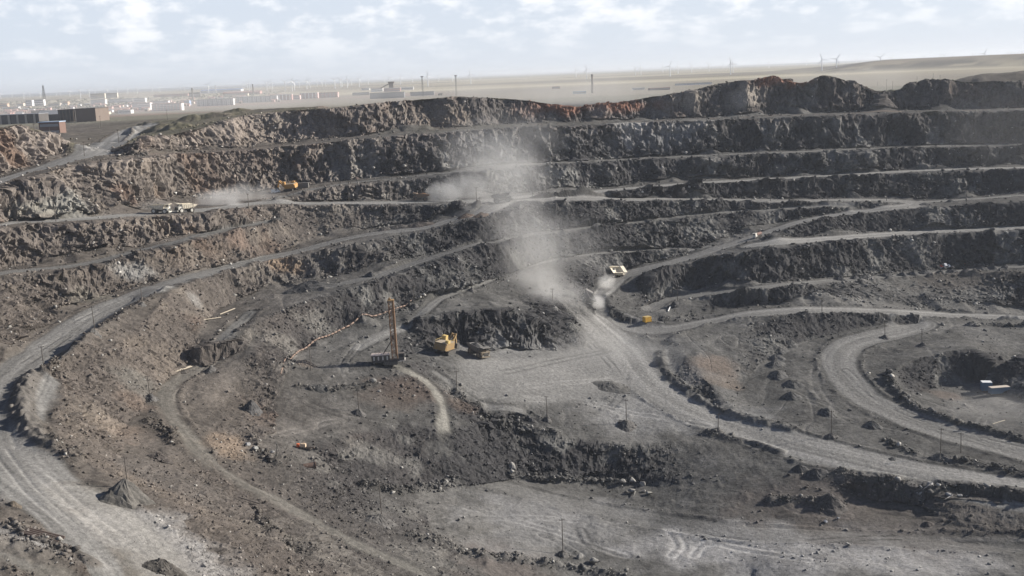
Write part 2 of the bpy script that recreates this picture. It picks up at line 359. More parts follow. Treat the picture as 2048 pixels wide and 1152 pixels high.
# soft patches of pale crushed rock and other tints: pixel, radii m, colour, strength
PATCH = [
 (1080,730,55,22,(0.197,0.194,0.188),.8),(1180,760,60,25,(0.197,0.194,0.188),.8),(1350,830,40,12,(0.217,0.214,0.208),.7),(1250,720,35,25,(0.197,0.194,0.188),.7),
 (1400,1090,30,12,(0.296,0.290,0.284),.8),(1650,1100,45,14,(0.266,0.260,0.254),.8),(1850,1120,30,8,(0.266,0.260,0.254),.7),(1100,1040,45,14,(0.198,0.195,0.192),.7),(1000,1100,20,8,(0.236,0.230,0.224),.5),
 (100,985,16,12,(0.256,0.249,0.240),.8),(240,1050,20,14,(0.294,0.284,0.272),.9),(330,1100,22,14,(0.244,0.235,0.226),.8),(20,1090,18,9,(0.246,0.239,0.230),.8),(340,1140,15,8,(0.252,0.240,0.228),.7),
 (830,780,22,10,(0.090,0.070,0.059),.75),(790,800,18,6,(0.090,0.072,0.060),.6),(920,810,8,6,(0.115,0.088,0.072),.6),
 (450,890,10,10,(0.231,0.181,0.138),.75),(560,530,9,8,(0.211,0.161,0.118),.8),(590,540,8,6,(0.208,0.153,0.109),.7),(470,480,10,8,(0.167,0.124,0.099),.6),
 (120,415,28,10,(0.262,0.256,0.231),.8),(60,420,22,8,(0.229,0.216,0.185),.7),(150,395,14,8,(0.240,0.227,0.203),.5),(1260,250,14,12,(0.321,0.309,0.290),.8),(1250,285,5,10,(0.352,0.340,0.328),.8),(1350,255,14,9,(0.291,0.279,0.260),.7),(1400,248,10,7,(0.291,0.279,0.260),.6),(1300,280,40,9,(0.170,0.170,0.170),.7),
 (1480,200,10,16,(0.306,0.269,0.225),.8),(1500,190,14,16,(0.280,0.249,0.212),.6),(1380,200,12,10,(0.260,0.229,0.192),.6),(1340,185,40,8,(.185,.100,.072),1.0),(1230,212,40,8,(.185,.100,.072),1.0),(1120,212,40,9,(.185,.100,.072),1.0),(1060,222,14,9,(0.225,0.175,0.150),.6),(1200,230,10,10,(0.237,0.194,0.169),.7),(1560,165,30,8,(.185,.100,.072),1.0),
 (960,280,30,12,(0.196,0.190,0.184),.6),(1000,300,20,9,(0.196,0.190,0.184),.5),(870,240,25,14,(0.165,0.141,0.119),.7),(900,225,18,14,(0.175,0.150,0.125),.7),(700,230,40,12,(0.120,0.101,0.089),.6),(540,240,22,12,(0.187,0.165,0.143),.6),
 (580,300,25,8,(0.159,0.140,0.121),.6),(240,390,14,8,(0.174,0.124,0.097),.7),(310,390,16,8,(0.177,0.137,0.106),.7),(500,320,40,10,(0.119,0.097,0.084),.7),
 (380,600,6,7,(0.295,0.289,0.276),.4),(340,580,7,7,(0.250,0.219,0.182),.35),(250,540,14,8,(0.254,0.248,0.233),.7),(160,600,18,8,(0.150,0.138,0.116),.6),(230,860,14,12,(0.153,0.122,0.100),.8),(180,830,14,12,(0.175,0.150,0.125),.7),(270,760,16,9,(0.135,0.129,0.116),.6),(260,800,12,6,(0.152,0.118,0.096),.6),
 (1420,730,14,14,(0.153,0.122,0.100),.7),(1440,760,12,9,(0.172,0.141,0.116),.6),(1890,790,9,9,(0.137,0.112,0.096),.6),
 (1950,560,40,6,(0.083,0.071,0.061),.5),(1640,1000,40,12,(0.093,0.081,0.074),.7),(1850,1040,50,12,(0.103,0.091,0.081),.7),(1000,1140,40,8,(0.112,0.096,0.087),.7),(330,900,25,12,(0.098,0.086,0.076),.8),(350,960,30,12,(0.113,0.101,0.091),.7),
]
BERMS = [ # height, half width, lump size, pixels
 (4.8, 3.4, 6, [(110,735),(70,757),(50,785),(45,815),(55,850),(90,890),(150,915)]),
 (2.6, 2.2, 6, [(1320,705),(1330,745),(1380,790),(1440,822),(1480,837),(1530,848),(1580,860)]),
 (2.2, 2.0, 7, [(1778,748),(1792,782),(1840,820),(1900,844),(1980,866),(2060,880)]),
 (2.6, 2.6, 9, [(1690,945),(1760,958),(1850,972),(1950,985),(2060,995)]),
 (2.6, 2.4, 5, [(820,1078),(900,1098),(960,1112),(1050,1125),(1150,1140),(1250,1158)]),
 (1.8, 2.0, 4, [(1015,948),(1060,955),(1120,962),(1180,966),(1245,970)]),
 (3.2, 3.0, 9, [(-20,1085),(50,1108),(108,1125)]), (2.0, 2.0, 5, [(20,1055),(80,1085),(150,1110),(180,1130)]),
 (2.4, 2.2, 4, [(528,1028),(540,1058),(590,1085),(640,1108)]),
 (2.0, 2.4, 8, [(1915,925),(1980,935),(2060,955)]), (1.6, 1.6, 5, [(1775,880),(1830,908)]),
 (1.9, 2.0, 6, [(1940,652),(2000,652),(2060,655)]), (1.8, 1.8, 5, [(1540,1003),(1610,1000),(1675,1012)]),
 (2.4, 2.4, 6, [(300,845),(340,868),(352,888)]), (1.4, 1.6, 4, [(505,880),(520,905),(560,935)]),
 (2.0, 2.2, 7, [(960,848),(1000,842),(1060,858),(1110,868)]), (1.6, 1.8, 6, [(1420,868),(1500,885),(1560,905)]),
 (1.4, 1.5, 4, [(600,775),(660,780),(750,770)]), (1.2, 1.4, 4, [(565,565),(650,578)]), (1.7, 2.0, 5, [(725,975),(800,985),(880,975),(915,968)]),
 (1.5, 1.5, 4, [(910,765),(925,800),(960,812)]),
 (1.2, 1.5, 5, [(260,300),(300,330)]), (1.6, 1.8, 6, [(275,262),(262,270),(248,283)]),
]
SURV = dict((n, p) for n, p in survey())
def line_xy(pts):
    return [(d/tan_down(u, v)*math.sin(azim(u, v)), d/tan_down(u, v)*math.cos(azim(u, v))) for u, v, d in pts]

road_m = np.zeros(DD.shape, np.float32); road_c = np.zeros(DD.shape+(3,), np.float32); road_edge = np.zeros(DD.shape, np.float32); road_a = np.zeros(DD.shape, np.float32)
TINT = {'g': (.195, .190, .180), 't': (.22, .21, .185), 'r': (.20, .165, .14)}
for w, dust, tint, px in ROADS:
    alpha = .42 if (tint == 't' and w > 4.6) or px[0] == (880,905) else .9
    wide = w >= 30; alpha = .75 if wide else alpha
    P = gpath(px, 4); di, si, al = path_field(P, w)
    wob = (9 if wide else 1.2)*fbm2(X0, Y0, 26 if wide else 14, 3, 5)
    m = (1-sstep(w*.5-(8 if wide else 1.5), w*.5+(4 if wide else 1.5), di+wob))*(1-sstep(.38, .65, SLs))
    st = .5*vnoise2(si*1.1, al*.018, 31)+.35*vnoise2(si*2.3+9, al*.03, 32)+.3*vnoise2(si*.35, al*.01, 33)+.35*vnoise2(si*.5+4, al*.006, 34)
    cen = np.exp(-((np.abs(si)-w*.20)/(w*.09))**2)          # wheel tracks run pale
    c = np.array(TINT[tint], np.float32)*dust*(1+(.12 if wide else .40)*st+(0 if wide else .16)*cen+(.22*fbm2(X0, Y0, 18, 4, 35) if wide else 0))[..., None]
    road_c = road_c*(1-m[..., None])+c*m[..., None]
    road_a = np.maximum(road_a*(1-m), m*alpha); road_m = np.maximum(road_m, m)
    road_edge = np.maximum(road_edge, np.exp(-((di-w*.5-1.2)/1.3)**2))
STEEP2 = STEEP*(1-.85*road_m)

# ---- relief
H = np.zeros(DD.shape, np.float32)
flat = 1-STEEP2
rough = fbm2(X0, Y0, 30, 3, 40)
H += (1-road_m)*flat*(.55*fbm2(X0, Y0, 9, 4, 50)+.5*np.maximum(fbm2(X0, Y0, 5, 3, 60), 0)**1.5*2*sstep(-.1, .4, rough))
H += .12*fbm2(X0, Y0, 6, 3, 51)*road_m
# wheel ruts and scraped lines wander over the open floors
ruts = np.abs(vnoise2(X0/26+2*fbm2(X0, Y0, 40, 2, 55), Y0/60, 56)); ruts2 = np.abs(vnoise2(X0/70, Y0/22+2*fbm2(X0, Y0, 40, 2, 57), 58))
rutm = (np.exp(-(ruts/.05)**2)+np.exp(-(ruts2/.05)**2))*(1-STEEP)*(1-road_m)*sstep(-.2, .4, fbm2(X0, Y0, 60, 2, 59))
H -= .22*rutm
H += 1.4*STEEP2*fbm2(X0, Y0, 16, 3, 52)
H += .28*road_edge*(1-road_m)*(1+vnoise2(X0/3, Y0/3, 61))
for n, pts in SURV.items():                     # windrows along the bench edges
    if n[0] == 'C' and n not in ('C1',):
        hgt = {'C2': 1.0, 'C3': 1.5, 'C8': 1.2, 'C10': 1.2, 'C7': 1.1, 'C9': 1.6, 'CB6': 1.0, 'C6': .8}.get(n, 1.0)
        di, si, al = path_field(line_xy(pts), 7)
        if n == 'C3': hgt = 1.5*sstep(1.5, 4, np.degrees(AA))+.25
        lump = .35+.65*np.maximum(vnoise2(al/5, al*0+3, 70), 0)*2+.3*vnoise2(X0/1.5, Y0/1.5, 71)
        H += hgt*np.maximum(lump, 0)*np.exp(-(di/1.6)**2)
for k, (n, pts) in enumerate(SURV.items()):    # fans of fallen rock at the foot of the faces
    if n[0] == 'T' and n != 'T11':
        di, si, al = path_field(line_xy(pts), 13)
        f = np.maximum(vnoise2(al/17, al*0+k, 72)+.35*vnoise2(al/6, al*0+k, 73), 0)
        H += 3.6*f*np.maximum(0, 1-di/(5+8*f))*(1-sstep(0, .6, road_m))
TRACKS = [[(715,690),(690,725),(700,765),(760,800),(840,830)],[(600,800),(680,830),(790,850),(890,880)],[(620,870),(720,872),(820,880),(890,890)],[(560,870),(640,850),(720,835)],[(660,905),(760,895),(880,900),(960,925)],
 [(850,740),(905,790),(960,820),(1050,830)],[(870,735),(930,775),(1010,800),(1090,800)],[(900,740),(1000,745),(1120,720),(1220,700)],[(960,790),(1080,770),(1200,760),(1280,750)],[(1000,800),(1150,800),(1300,830),(1420,850)],[(1180,690),(1230,740),(1240,790),(1200,830)],
 [(840,1000),(960,1020),(1100,1060),(1250,1110)],[(870,1040),(1000,1035),(1160,1040),(1350,1060)],[(1160,1060),(1180,1090),(1240,1115)],[(1085,1070),(1120,1085),(1160,1110)],[(1340,1060),(1360,1090),(1345,1110)],[(1370,1060),(1450,1080),(1600,1085),(1800,1075),(2048,1080)],[(1390,1110),(1420,1085),(1500,1100),(1620,1120)],[(1500,1050),(1700,1060),(1900,1085),(2048,1110)],[(1560,1030),(1760,1020),(1950,1050),(2048,1050)],[(1550,990),(1600,1020),(1700,1030)],
 [(1650,700),(1630,750),(1650,800),(1720,840)],[(1690,740),(1760,800),(1880,850),(2048,890)],[(1560,790),(1620,800),(1700,840)],[(2048,800),(1980,830),(1960,850)],
 [(500,680),(470,650),(520,610),(620,585)],[(430,720),(390,760),(360,790),(370,830)],[(20,700),(80,690),(160,640),(260,590)],[(0,760),(60,720),(150,660)],[(30,860),(60,920),(140,1000),(240,1080)],[(0,900),(60,980),(150,1060),(230,1130)],[(400,960),(520,1010),(620,1060),(740,1120)],[(580,980),(640,1010),(720,1050)],[(270,960),(330,930),(400,960)],[(240,870),(300,890),(330,930)]]
trk = np.zeros(DD.shape, np.float32); trd = np.zeros(DD.shape, np.float32)
for k, px in enumerate(TRACKS):
    di, si, al = path_field(gpath(px, 5), 5)
    w_ = .55+.25*(k % 2); a_ = np.exp(-((np.abs(si)-1.5)/w_)**2)*sstep(-.5, .1, vnoise2(al/9, al*0+k, 74))*(di < 4.8)
    (trd if k % 3 == 1 else trk)[...] = np.maximum(trd if k % 3 == 1 else trk, a_)
H -= .18*(trk+trd)*flat
bermm = np.zeros(DD.shape, np.float32)
for hgt, w, lump, px in BERMS:
    di, si, al = path_field(gpath(px, 3), w*3)
    k = .62+.38*vnoise2(al/lump*1.6, al*0+hgt*7, 80)+.22*vnoise2(X0/1.6, Y0/1.6, 81)
    b = np.exp(-(di/w)**2)
    H += hgt*np.maximum(k, .15)*b; bermm = np.maximum(bermm, sstep(.15, .5, b))
# the spoil hill on the left, knolls along the rim
def mound(u, v, h, rx, ry, rot=0, sharp=2, rough_=.25, seed=0):
    global H
    g = ground(u, v); x, y = X0-g.x, Y0-g.y; c, s = math.cos(rot), math.sin(rot)
    q = np.sqrt(((x*c+y*s)/rx)**2+((-x*s+y*c)/ry)**2)
    q = q*(1+rough_*vnoise2(X0/(rx*.4), Y0/(ry*.4), seed+5))
    H += h*np.where(q < 1, (1-q)**(1 if sharp == 1 else 1)*(1+.5*q), 0)*(1+.15*vnoise2(X0/3, Y0/3, seed))
for k, (u, v, h, rx, ry) in enumerate([(938,192,6,16,12),(900,193,2,18,10),(1650,164,5,12,10),(1700,161,5,14,10),(1490,160,3,22,10),(1545,160,3,14,9),(1850,172,4,30,12),
        (320,262,5,18,10),(350,258,5,14,9),(292,250,3,10,8),(370,245,4,14,10),(420,237,5,26,14),(470,226,4,20,12),(330,246,2.5,20,8),(262,268,4,9,7),(270,262,4,12,9),(150,297,3,12,7),(70,290,3,20,10),(200,289,1.5,10,6),(120,270,2,20,12)]):
    mound(u, v, h, rx, ry, 0, 1, .3, 200+k)
Zd = Z0+H
# ---- cliffs: ribs, gullies and broken blocks push the faces in and out
idx = np.nonzero((STEEP2 > .02) & (np.abs(AA) < math.radians(34)))
xs, ys, zs = X0[idx], Y0[idx], Zd[idx]
wall = sstep(CAMH-76, CAMH-60, zs)                       # the upper walls are solid rock, the lower ones mostly broken spoil
hard = np.clip(.42+.5*wall+.5*vnoise(xs/45, ys/45, zs/45, 90), .15, 1)
rib = 1-2*np.abs(vnoise(xs/11, ys/11, zs/38, 91)); rib2 = 1-2*np.abs(vnoise(xs/4.6, ys/4.6, zs/15, 92))
bv, bc = blocks(xs/3.2+.3*vnoise(xs/3, ys/3, zs/3, 97), ys/3.2, zs/5.2, 93); bv2, bc2 = blocks(xs/1.9, ys/1.9, zs/2.6, 94)
big = vnoise(xs/34, ys/34, zs/70, 95)
but = 1-2*np.abs(vnoise(xs/27+3, ys/27, zs/160, 99)); disp = hard*(2.7*rib+1.6*rib2+1.7*bv+.8*bv2)+(3.0+4.5*wall)*big+(1.2+3.6*wall)*but+.4*vnoise(xs/1.4, ys/1.4, zs/1.4, 96)
disp *= STEEP2[idx]
XX, YY, ZZ = X0.copy(), Y0.copy(), Zd.copy()
XX[idx] += NXh[idx]*disp; YY[idx] += NYh[idx]*disp
ZZ[idx] += STEEP2[idx]*(.5*hard*bv2+.25*vnoise(xs/1.1, ys/1.1, zs/1.1, 98))

# ---- what the ground is made of (albedo)
azd = np.degrees(AA)
brown = sstep(-2, -17, azd+7*fbm2(X0, Y0, 90, 3, 101))
upper = sstep(CAMH-50, CAMH-30, Z0+5*fbm2(X0, Y0, 60, 2, 102))
n1 = fbm2(X0, Y0, 40, 4, 103); n2 = fbm2(X0, Y0, 8, 4, 104)
n3 = np.zeros(DD.shape, np.float32); n3[idx] = vnoise(xs/14, ys/14, zs/20, 105)*.6+vnoise(xs/5, ys/5, zs/8, 106)*.4
lerp = lambda a, b, t: a*(1-t[..., None])+b*t[..., None]
V3 = lambda *c: np.array(c, np.float32)
dark = lerp(V3(.047, .0455, .046), V3(.102, .088, .077), brown)
dark = lerp(dark, V3(.175, .150, .130), upper*(.25+.6*brown))
tan = lerp(V3(.125, .122, .115), V3(.130, .111, .094), np.clip(brown+.4*upper, 0, 1))
face = lerp(dark, tan, sstep(.05, .7, n3*1.5+.45*n1))
face = lerp(face, V3(.115, .082, .063), sstep(.25, .7, vnoise2(X0/30, Y0/30, 107)*.7+.4*n2)*np.clip(brown*.6+upper*.35, 0, 1))
ben = lerp(V3(.092, .089, .084), V3(.098, .086, .075), brown)
n4 = fbm2(X0, Y0, 2.2, 2, 110); mot = sstep(.05, .45, fbm2(X0, Y0, 22, 3, 111)); ben = ben*(1+.28*n1+.30*n2+.30*rutm+.30*n4+.35*mot)[..., None]
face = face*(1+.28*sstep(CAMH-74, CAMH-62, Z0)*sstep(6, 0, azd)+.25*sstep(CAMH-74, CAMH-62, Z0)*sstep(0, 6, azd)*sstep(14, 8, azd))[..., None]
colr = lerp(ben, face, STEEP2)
if True:
    g = np.full(DD.shape, 0, np.float32); g[idx] = bv*.16*hard+bv2*.16+.0
    colr = colr*(1+g)[..., None]
for u, v, rx, ry, c, s in PATCH:
    try: q = ground(u, v)
    except ValueError: continue
    d = np.sqrt(((X0-q.x)/rx)**2+((Y0-q.y)/max(ry, rx*.5))**2+((Z0-q.z)/max(ry*.8, 6))**2)
    m = np.where(d < 2, s*sstep(1.15, .35, d+.5*fbm2(X0, Y0, 7, 3, int(u))+.15*n2), 0)
    colr = lerp(colr, np.array(c, np.float32)*(1+.25*n2)[..., None], m.astype(np.float32))
colr = lerp(colr, road_c, road_a)
colr = colr*(1+(.30*trk-.34*trd)*(1-STEEP))[..., None]
colr = lerp(colr, ben*.9, bermm*.7)
grass = sstep(CAMH-36, CAMH-31, Z0)*flat*sstep(-.3, .3, n1+.4)*(1-road_m)
colr = lerp(colr, lerp(V3(.115, .108, .07), V3(.15, .13, .10), sstep(-.2, .4, n2)), grass*.8)
plainc = sstep(1200, 1450, DD)
colr = lerp(colr, V3(.17, .16, .125)*np.ones(DD.shape+(1,), np.float32), plainc)
colr = np.clip(colr, .015, .6)

def grid_mesh(name, X, Y, Z, C=None):
    nr, na = X.shape
    me = bpy.data.meshes.new(name); n = nr*na
    me.vertices.add(n); me.vertices.foreach_set('co', np.stack([X, Y, Z], -1).astype(np.float32).ravel())
    i = np.arange(n).reshape(nr, na)
    q = np.stack([i[:-1, :-1], i[:-1, 1:], i[1:, 1:], i[1:, :-1]], -1).reshape(-1, 4)
    me.loops.add(q.size); me.loops.foreach_set('vertex_index', q.astype(np.int32).ravel())
    me.polygons.add(len(q)); me.polygons.foreach_set('loop_start', np.arange(0, q.size, 4, dtype=np.int32)); me.polygons.foreach_set('loop_total', np.full(len(q), 4, np.int32))
    me.update()
    if C is not None:
        a = me.attributes.new('albedo', 'FLOAT_COLOR', 'POINT')
        a.data.foreach_set('color', np.concatenate([C.reshape(-1, 3), np.ones((n, 1), np.float32)], 1).astype(np.float32).ravel())
    return me
def link(ob):
    col.objects.link(ob); return ob

# ------------------------------------------------------------------ materials
def new_mat(name):
    m = bpy.data.materials.new(name); m.use_nodes = True
    nt = m.node_tree; b = nt.nodes['Principled BSDF']; b.inputs['Roughness'].default_value = .9
    b.inputs['Specular IOR Level'].default_value = .2
    return m, nt, b
def N(nt, t, **kw):
    n = nt.nodes.new(t)
    for k, v in kw.items():
        if k in n.inputs: n.inputs[k].default_value = v
        else: setattr(n, k, v)
    return n
def ground_material():
    m, nt, b = new_mat('pit_ground'); L = nt.links.new
    at = N(nt, 'ShaderNodeAttribute', attribute_name='albedo')
    tc = N(nt, 'ShaderNodeTexCoord')
    a = N(nt, 'ShaderNodeTexNoise', Scale=.8, Detail=6, Roughness=.78); L(tc.outputs['Object'], a.inputs['Vector'])
    r = N(nt, 'ShaderNodeMapRange'); r.inputs['From Min'].default_value = .3; r.inputs['From Max'].default_value = .7
    r.inputs['To Min'].default_value = .58; r.inputs['To Max'].default_value = 1.45; L(a.outputs['Fac'], r.inputs['Value'])
    mx = N(nt, 'ShaderNodeVectorMath', operation='SCALE'); L(at.outputs['Color'], mx.inputs[0]); L(r.outputs['Result'], mx.inputs['Scale'])
    L(mx.outputs[0], b.inputs['Base Color'])
    c = N(nt, 'ShaderNodeTexNoise', Scale=.55, Detail=8, Roughness=.72); L(tc.outputs['Object'], c.inputs['Vector'])
    bp = N(nt, 'ShaderNodeBump', Strength=.7, Distance=.8); L(c.outputs['Fac'], bp.inputs['Height']); L(bp.outputs['Normal'], b.inputs['Normal'])
    b.inputs['Roughness'].default_value = .97; b.inputs['Specular IOR Level'].default_value = .08
    return m
MAT_GROUND = ground_material()
terrain = link(bpy.data.objects.new('terrain', grid_mesh('terrain', XX, YY, ZZ, colr)))
terrain.data.materials.append(MAT_GROUND); terrain['kind'] = 'structure'
terrain.data.polygons.foreach_set('use_smooth', np.zeros(len(terrain.data.polygons), dtype=bool))

# ------------------------------------------------------------------ helpers for things
ZG = (Z0+H).astype(np.float64)
def gz(x, y):
    D, a = math.hypot(x, y), math.atan2(x, y)
    if D > RV[-2]: return CAMH-PLAIN
    i = int(np.searchsorted(RV, D))-1; j = int(np.searchsorted(AZV, a))-1
    i = min(max(i, 0), len(RV)-2); j = min(max(j, 0), len(AZV)-2)
    fi = (D-RV[i])/(RV[i+1]-RV[i]); fj = (a-AZV[j])/(AZV[j+1]-AZV[j])
    return float((ZG[i, j]*(1-fi)+ZG[i+1, j]*fi)*(1-fj)+(ZG[i, j+1]*(1-fi)+ZG[i+1, j+1]*fi)*fj)
def spot(u, v):
    p = ground(u, v); p.z = gz(p.x, p.y); return p
def plain_at(u, v):
    t = max(tan_down(u, v), .0012); D = PLAIN/t; a = azim(u, v)
    return Vector((D*math.sin(a), D*math.cos(a), CAMH-PLAIN))
def pxm(p):          # photograph pixels per metre at a world point
    return F/(p.x*fwd[0]+p.y*fwd[1]+(p.z-CAMH)*fwd[2])

class MB:
    """collects shapes and links them as one mesh object"""
    def __init__(s): s.v, s.f = [], []
    def add(s, v, f):
        o = len(s.v); s.v += [tuple(p) for p in v]; s.f += [tuple(i+o for i in q) for q in f]; return s
    def box(s, c, d, rot=None, taper=1.0):
        x, y, z = d[0]/2, d[1]/2, d[2]/2
        v = [Vector((sx*x*(taper if sz > 0 else 1), sy*y*(taper if sz > 0 else 1), sz*z)) for sz in (-1, 1) for sx, sy in ((-1,-1),(1,-1),(1,1),(-1,1))]
        if rot: R = Euler(rot).to_matrix(); v = [R @ p for p in v]
        return s.add([p+Vector(c) for p in v], [(3,2,1,0),(4,5,6,7),(0,1,5,4),(1,2,6,5),(2,3,7,6),(3,0,4,7)])
    def bar(s, a, b, r, n=6, r2=None):
        a, b = Vector(a), Vector(b); d = (b-a).normalized(); r2 = r if r2 is None else r2
        u = d.orthogonal().normalized(); w = d.cross(u); v = []
        for p, q in ((a, r), (b, r2)):
            v += [p+(u*math.cos(2*math.pi*k/n)+w*math.sin(2*math.pi*k/n))*q for k in range(n)]
        return s.add(v, [(k, (k+1) % n, n+(k+1) % n, n+k) for k in range(n)]+[tuple(range(n))[::-1], tuple(range(n, 2*n))])
    def tube(s, pts, r, n=6):
        for a, b in zip(pts, pts[1:]): s.bar(a, b, r, n)
        return s
    def prism(s, prof, y0, y1):      # profile in xz, extruded along y
        n = len(prof); v = [(x, y0, z) for x, z in prof]+[(x, y1, z) for x, z in prof]
        return s.add(v, [tuple(range(n)), tuple(range(n, 2*n))[::-1]]+[(k, n+k, n+(k+1) % n, (k+1) % n) for k in range(n)])
    def wheel(s, c, r, w, n=16):
        c = Vector(c); prof = [(r*.55, -w*.42), (r*.62, -w*.5), (r*.93, -w*.5), (r, -w*.34), (r, w*.34), (r*.93, w*.5), (r*.62, w*.5), (r*.55, w*.42)]
        v = []; m = len(prof)
        for k in range(n):
            a = 2*math.pi*k/n; v += [c+Vector((q*math.cos(a), y, q*math.sin(a))) for q, y in prof]
        f = [(k*m+i, k*m+i+1, ((k+1) % n)*m+i+1, ((k+1) % n)*m+i) for k in range(n) for i in range(m-1)]
        return s.add(v, f)
    def disc(s, c, r, w, n=14): return s.bar((c[0], c[1]-w/2, c[2]), (c[0], c[1]+w/2, c[2]), r, n)
    def build(s, name, mat, parent=None, smooth=False):
        me = bpy.data.meshes.new(name); me.from_pydata(s.v, [], s.f); me.update()
        if mat: me.materials.append(mat)
        if smooth: me.polygons.foreach_set('use_smooth', [True]*len(me.polygons))
        bm = bmesh.new(); bm.from_mesh(me); bmesh.ops.recalc_face_normals(bm, faces=bm.faces); bm.to_mesh(me); bm.free()
        o = link(bpy.data.objects.new(name, me))
        if parent: o.parent = parent
        return o
def tag(o, label, cat, group=None):
    o['label'] = label; o['category'] = cat
    if group: o['group'] = group
    return o
def empty(name, label, cat, loc=(0, 0, 0), rz=0.0, group=None):
    o = link(bpy.data.objects.new(name, None)); o.location = loc; o.rotation_euler = (0, 0, rz); o.empty_display_size = .5
    return tag(o, label, cat, group)
_pm = {}
def paint(name, c, rough=.75, dust=.3, metal=0.0, scale=2.0):
    """paint or metal with a film of pit dust and some grime"""
    if name in _pm: return _pm[name]
    m, nt, b = new_mat(name); L = nt.links.new
    tc = N(nt, 'ShaderNodeTexCoord'); n = N(nt, 'ShaderNodeTexNoise', Scale=scale, Detail=6, Roughness=.65); L(tc.outputs['Object'], n.inputs['Vector'])
    r = N(nt, 'ShaderNodeMapRange'); r.inputs['From Min'].default_value = .35; r.inputs['From Max'].default_value = .7; r.inputs['To Max'].default_value = dust*1.7; L(n.outputs['Fac'], r.inputs['Value'])
    mx = N(nt, 'ShaderNodeMix', data_type='RGBA'); L(r.outputs[0], mx.inputs['Factor']); mx.inputs['A'].default_value = (*c, 1); mx.inputs['B'].default_value = (.21, .195, .175, 1)
    L(mx.outputs['Result'], b.inputs['Base Color']); b.inputs['Roughness'].default_value = rough; b.inputs['Metallic'].default_value = metal
    _pm[name] = m; return m
def seat_on_ground(o, p, heading, half=4.0, side=2.2):
    """stand a vehicle on the ground at p with its nose towards heading (radians from +X)"""
    c, s = math.cos(heading), math.sin(heading)
    f = Vector((c, s, 0)); l = Vector((-s, c, 0))
    zf, zb = gz(*(p+f*half).xy), gz(*(p-f*half).xy); zl, zr = gz(*(p+l*side).xy), gz(*(p-l*side).xy)
    F3 = Vector((c*2*half, s*2*half, zf-zb)).normalized(); L3 = Vector((-s*2*side, c*2*side, zl-zr)).normalized()
    U = F3.cross(L3).normalized(); L3 = U.cross(F3)
    o.matrix_world = Matrix.Translation(Vector((p.x, p.y, (zf+zb+zl+zr)/4))) @ Matrix((F3, L3, U)).transposed().to_4x4()

# ------------------------------------------------------------------ far ground, mesa, ridge
def ground_sheet():
    R = np.exp(np.linspace(math.log(1600), math.log(70000), 260)); A = np.radians(np.linspace(-75, 75, 420))
    D, a = np.meshgrid(R, A, indexing='ij'); x, y = D*np.sin(a), D*np.cos(a)
    z = np.full(D.shape, CAMH-PLAIN-.01)
    z += sstep(1700, 2600, D)*(2.2*fbm2(x, y, 900, 3, 300))+sstep(6000, 14000, D)*(14*fbm2(x, y, 5200, 3, 301))
    z += sstep(15000, 32000, D)*(20+34*fbm2(x, y, 9000, 3, 302))
    # long flat-topped mesa on the right
    u_ = np.degrees(a)
    m = sstep(15.0, 19.0, u_+1.2*fbm2(x, y, 700, 3, 303))*sstep(3300, 3700, D+160*fbm2(x, y, 420, 3, 304))*(1-sstep(6000, 9000, D))
    z += m*(30+4*sstep(18, 26, u_)+1.5*fbm2(x, y, 260, 4, 313))
    m2 = sstep(12.5, 17.5, u_+1.5*fbm2(x, y, 500, 2, 306))*sstep(4700, 4950, D)*(1-sstep(5200, 5800, D)); z = np.maximum(z, CAMH-PLAIN+m2*14)
    n = fbm2(x, y*2.2, 2600, 4, 305)*.6+fbm2(x, y*2.5, 800, 3, 307)*.4
    base = np.array((.30, .265, .19), np.float32)*np.ones(D.shape+(1,), np.float32)
    c = base+(np.array((.17, .15, .12), np.float32)-base)*sstep(-.05, .3, n)[..., None]
    c = c+(np.array((.40, .36, .27), np.float32)-c)*(sstep(.1, .4, fbm2(x, y*3, 1900, 3, 308))*sstep(2200, 3200, D))[..., None]*.8
    near = 1-sstep(2300, 3300, D+400*fbm2(x, y, 400, 3, 309))
    c = c+(np.array((.20, .18, .15), np.float32)-c)*(near*.8)[..., None]
    red = sstep(0, -.1, a)*sstep(1600, 1750, D)*(1-sstep(2500, 2900, D))*sstep(-.1, .3, fbm2(x, y, 220, 3, 310))
    c = c+(np.array((.25, .18, .15), np.float32)-c)*(red*.9)[..., None]
    c = c+(np.array((.16, .135, .11), np.float32)-c)*(m*.7)[..., None]
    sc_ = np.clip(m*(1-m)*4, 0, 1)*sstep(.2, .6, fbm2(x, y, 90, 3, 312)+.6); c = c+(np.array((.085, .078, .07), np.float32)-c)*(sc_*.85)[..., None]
    dk = sstep(9000, 20000, D)*sstep(-.2, .2, fbm2(x, y*2, 7000, 2, 311)); c = c+(np.array((.11, .115, .12), np.float32)-c)*dk[..., None]
    o = link(bpy.data.objects.new('ground', grid_mesh('ground', x, y, z, np.clip(c, .02, .6)))); o.data.materials.append(MAT_GROUND); o['kind'] = 'structure'
    o.data.polygons.foreach_set('use_smooth', np.ones(len(o.data.polygons), dtype=bool))
ground_sheet()

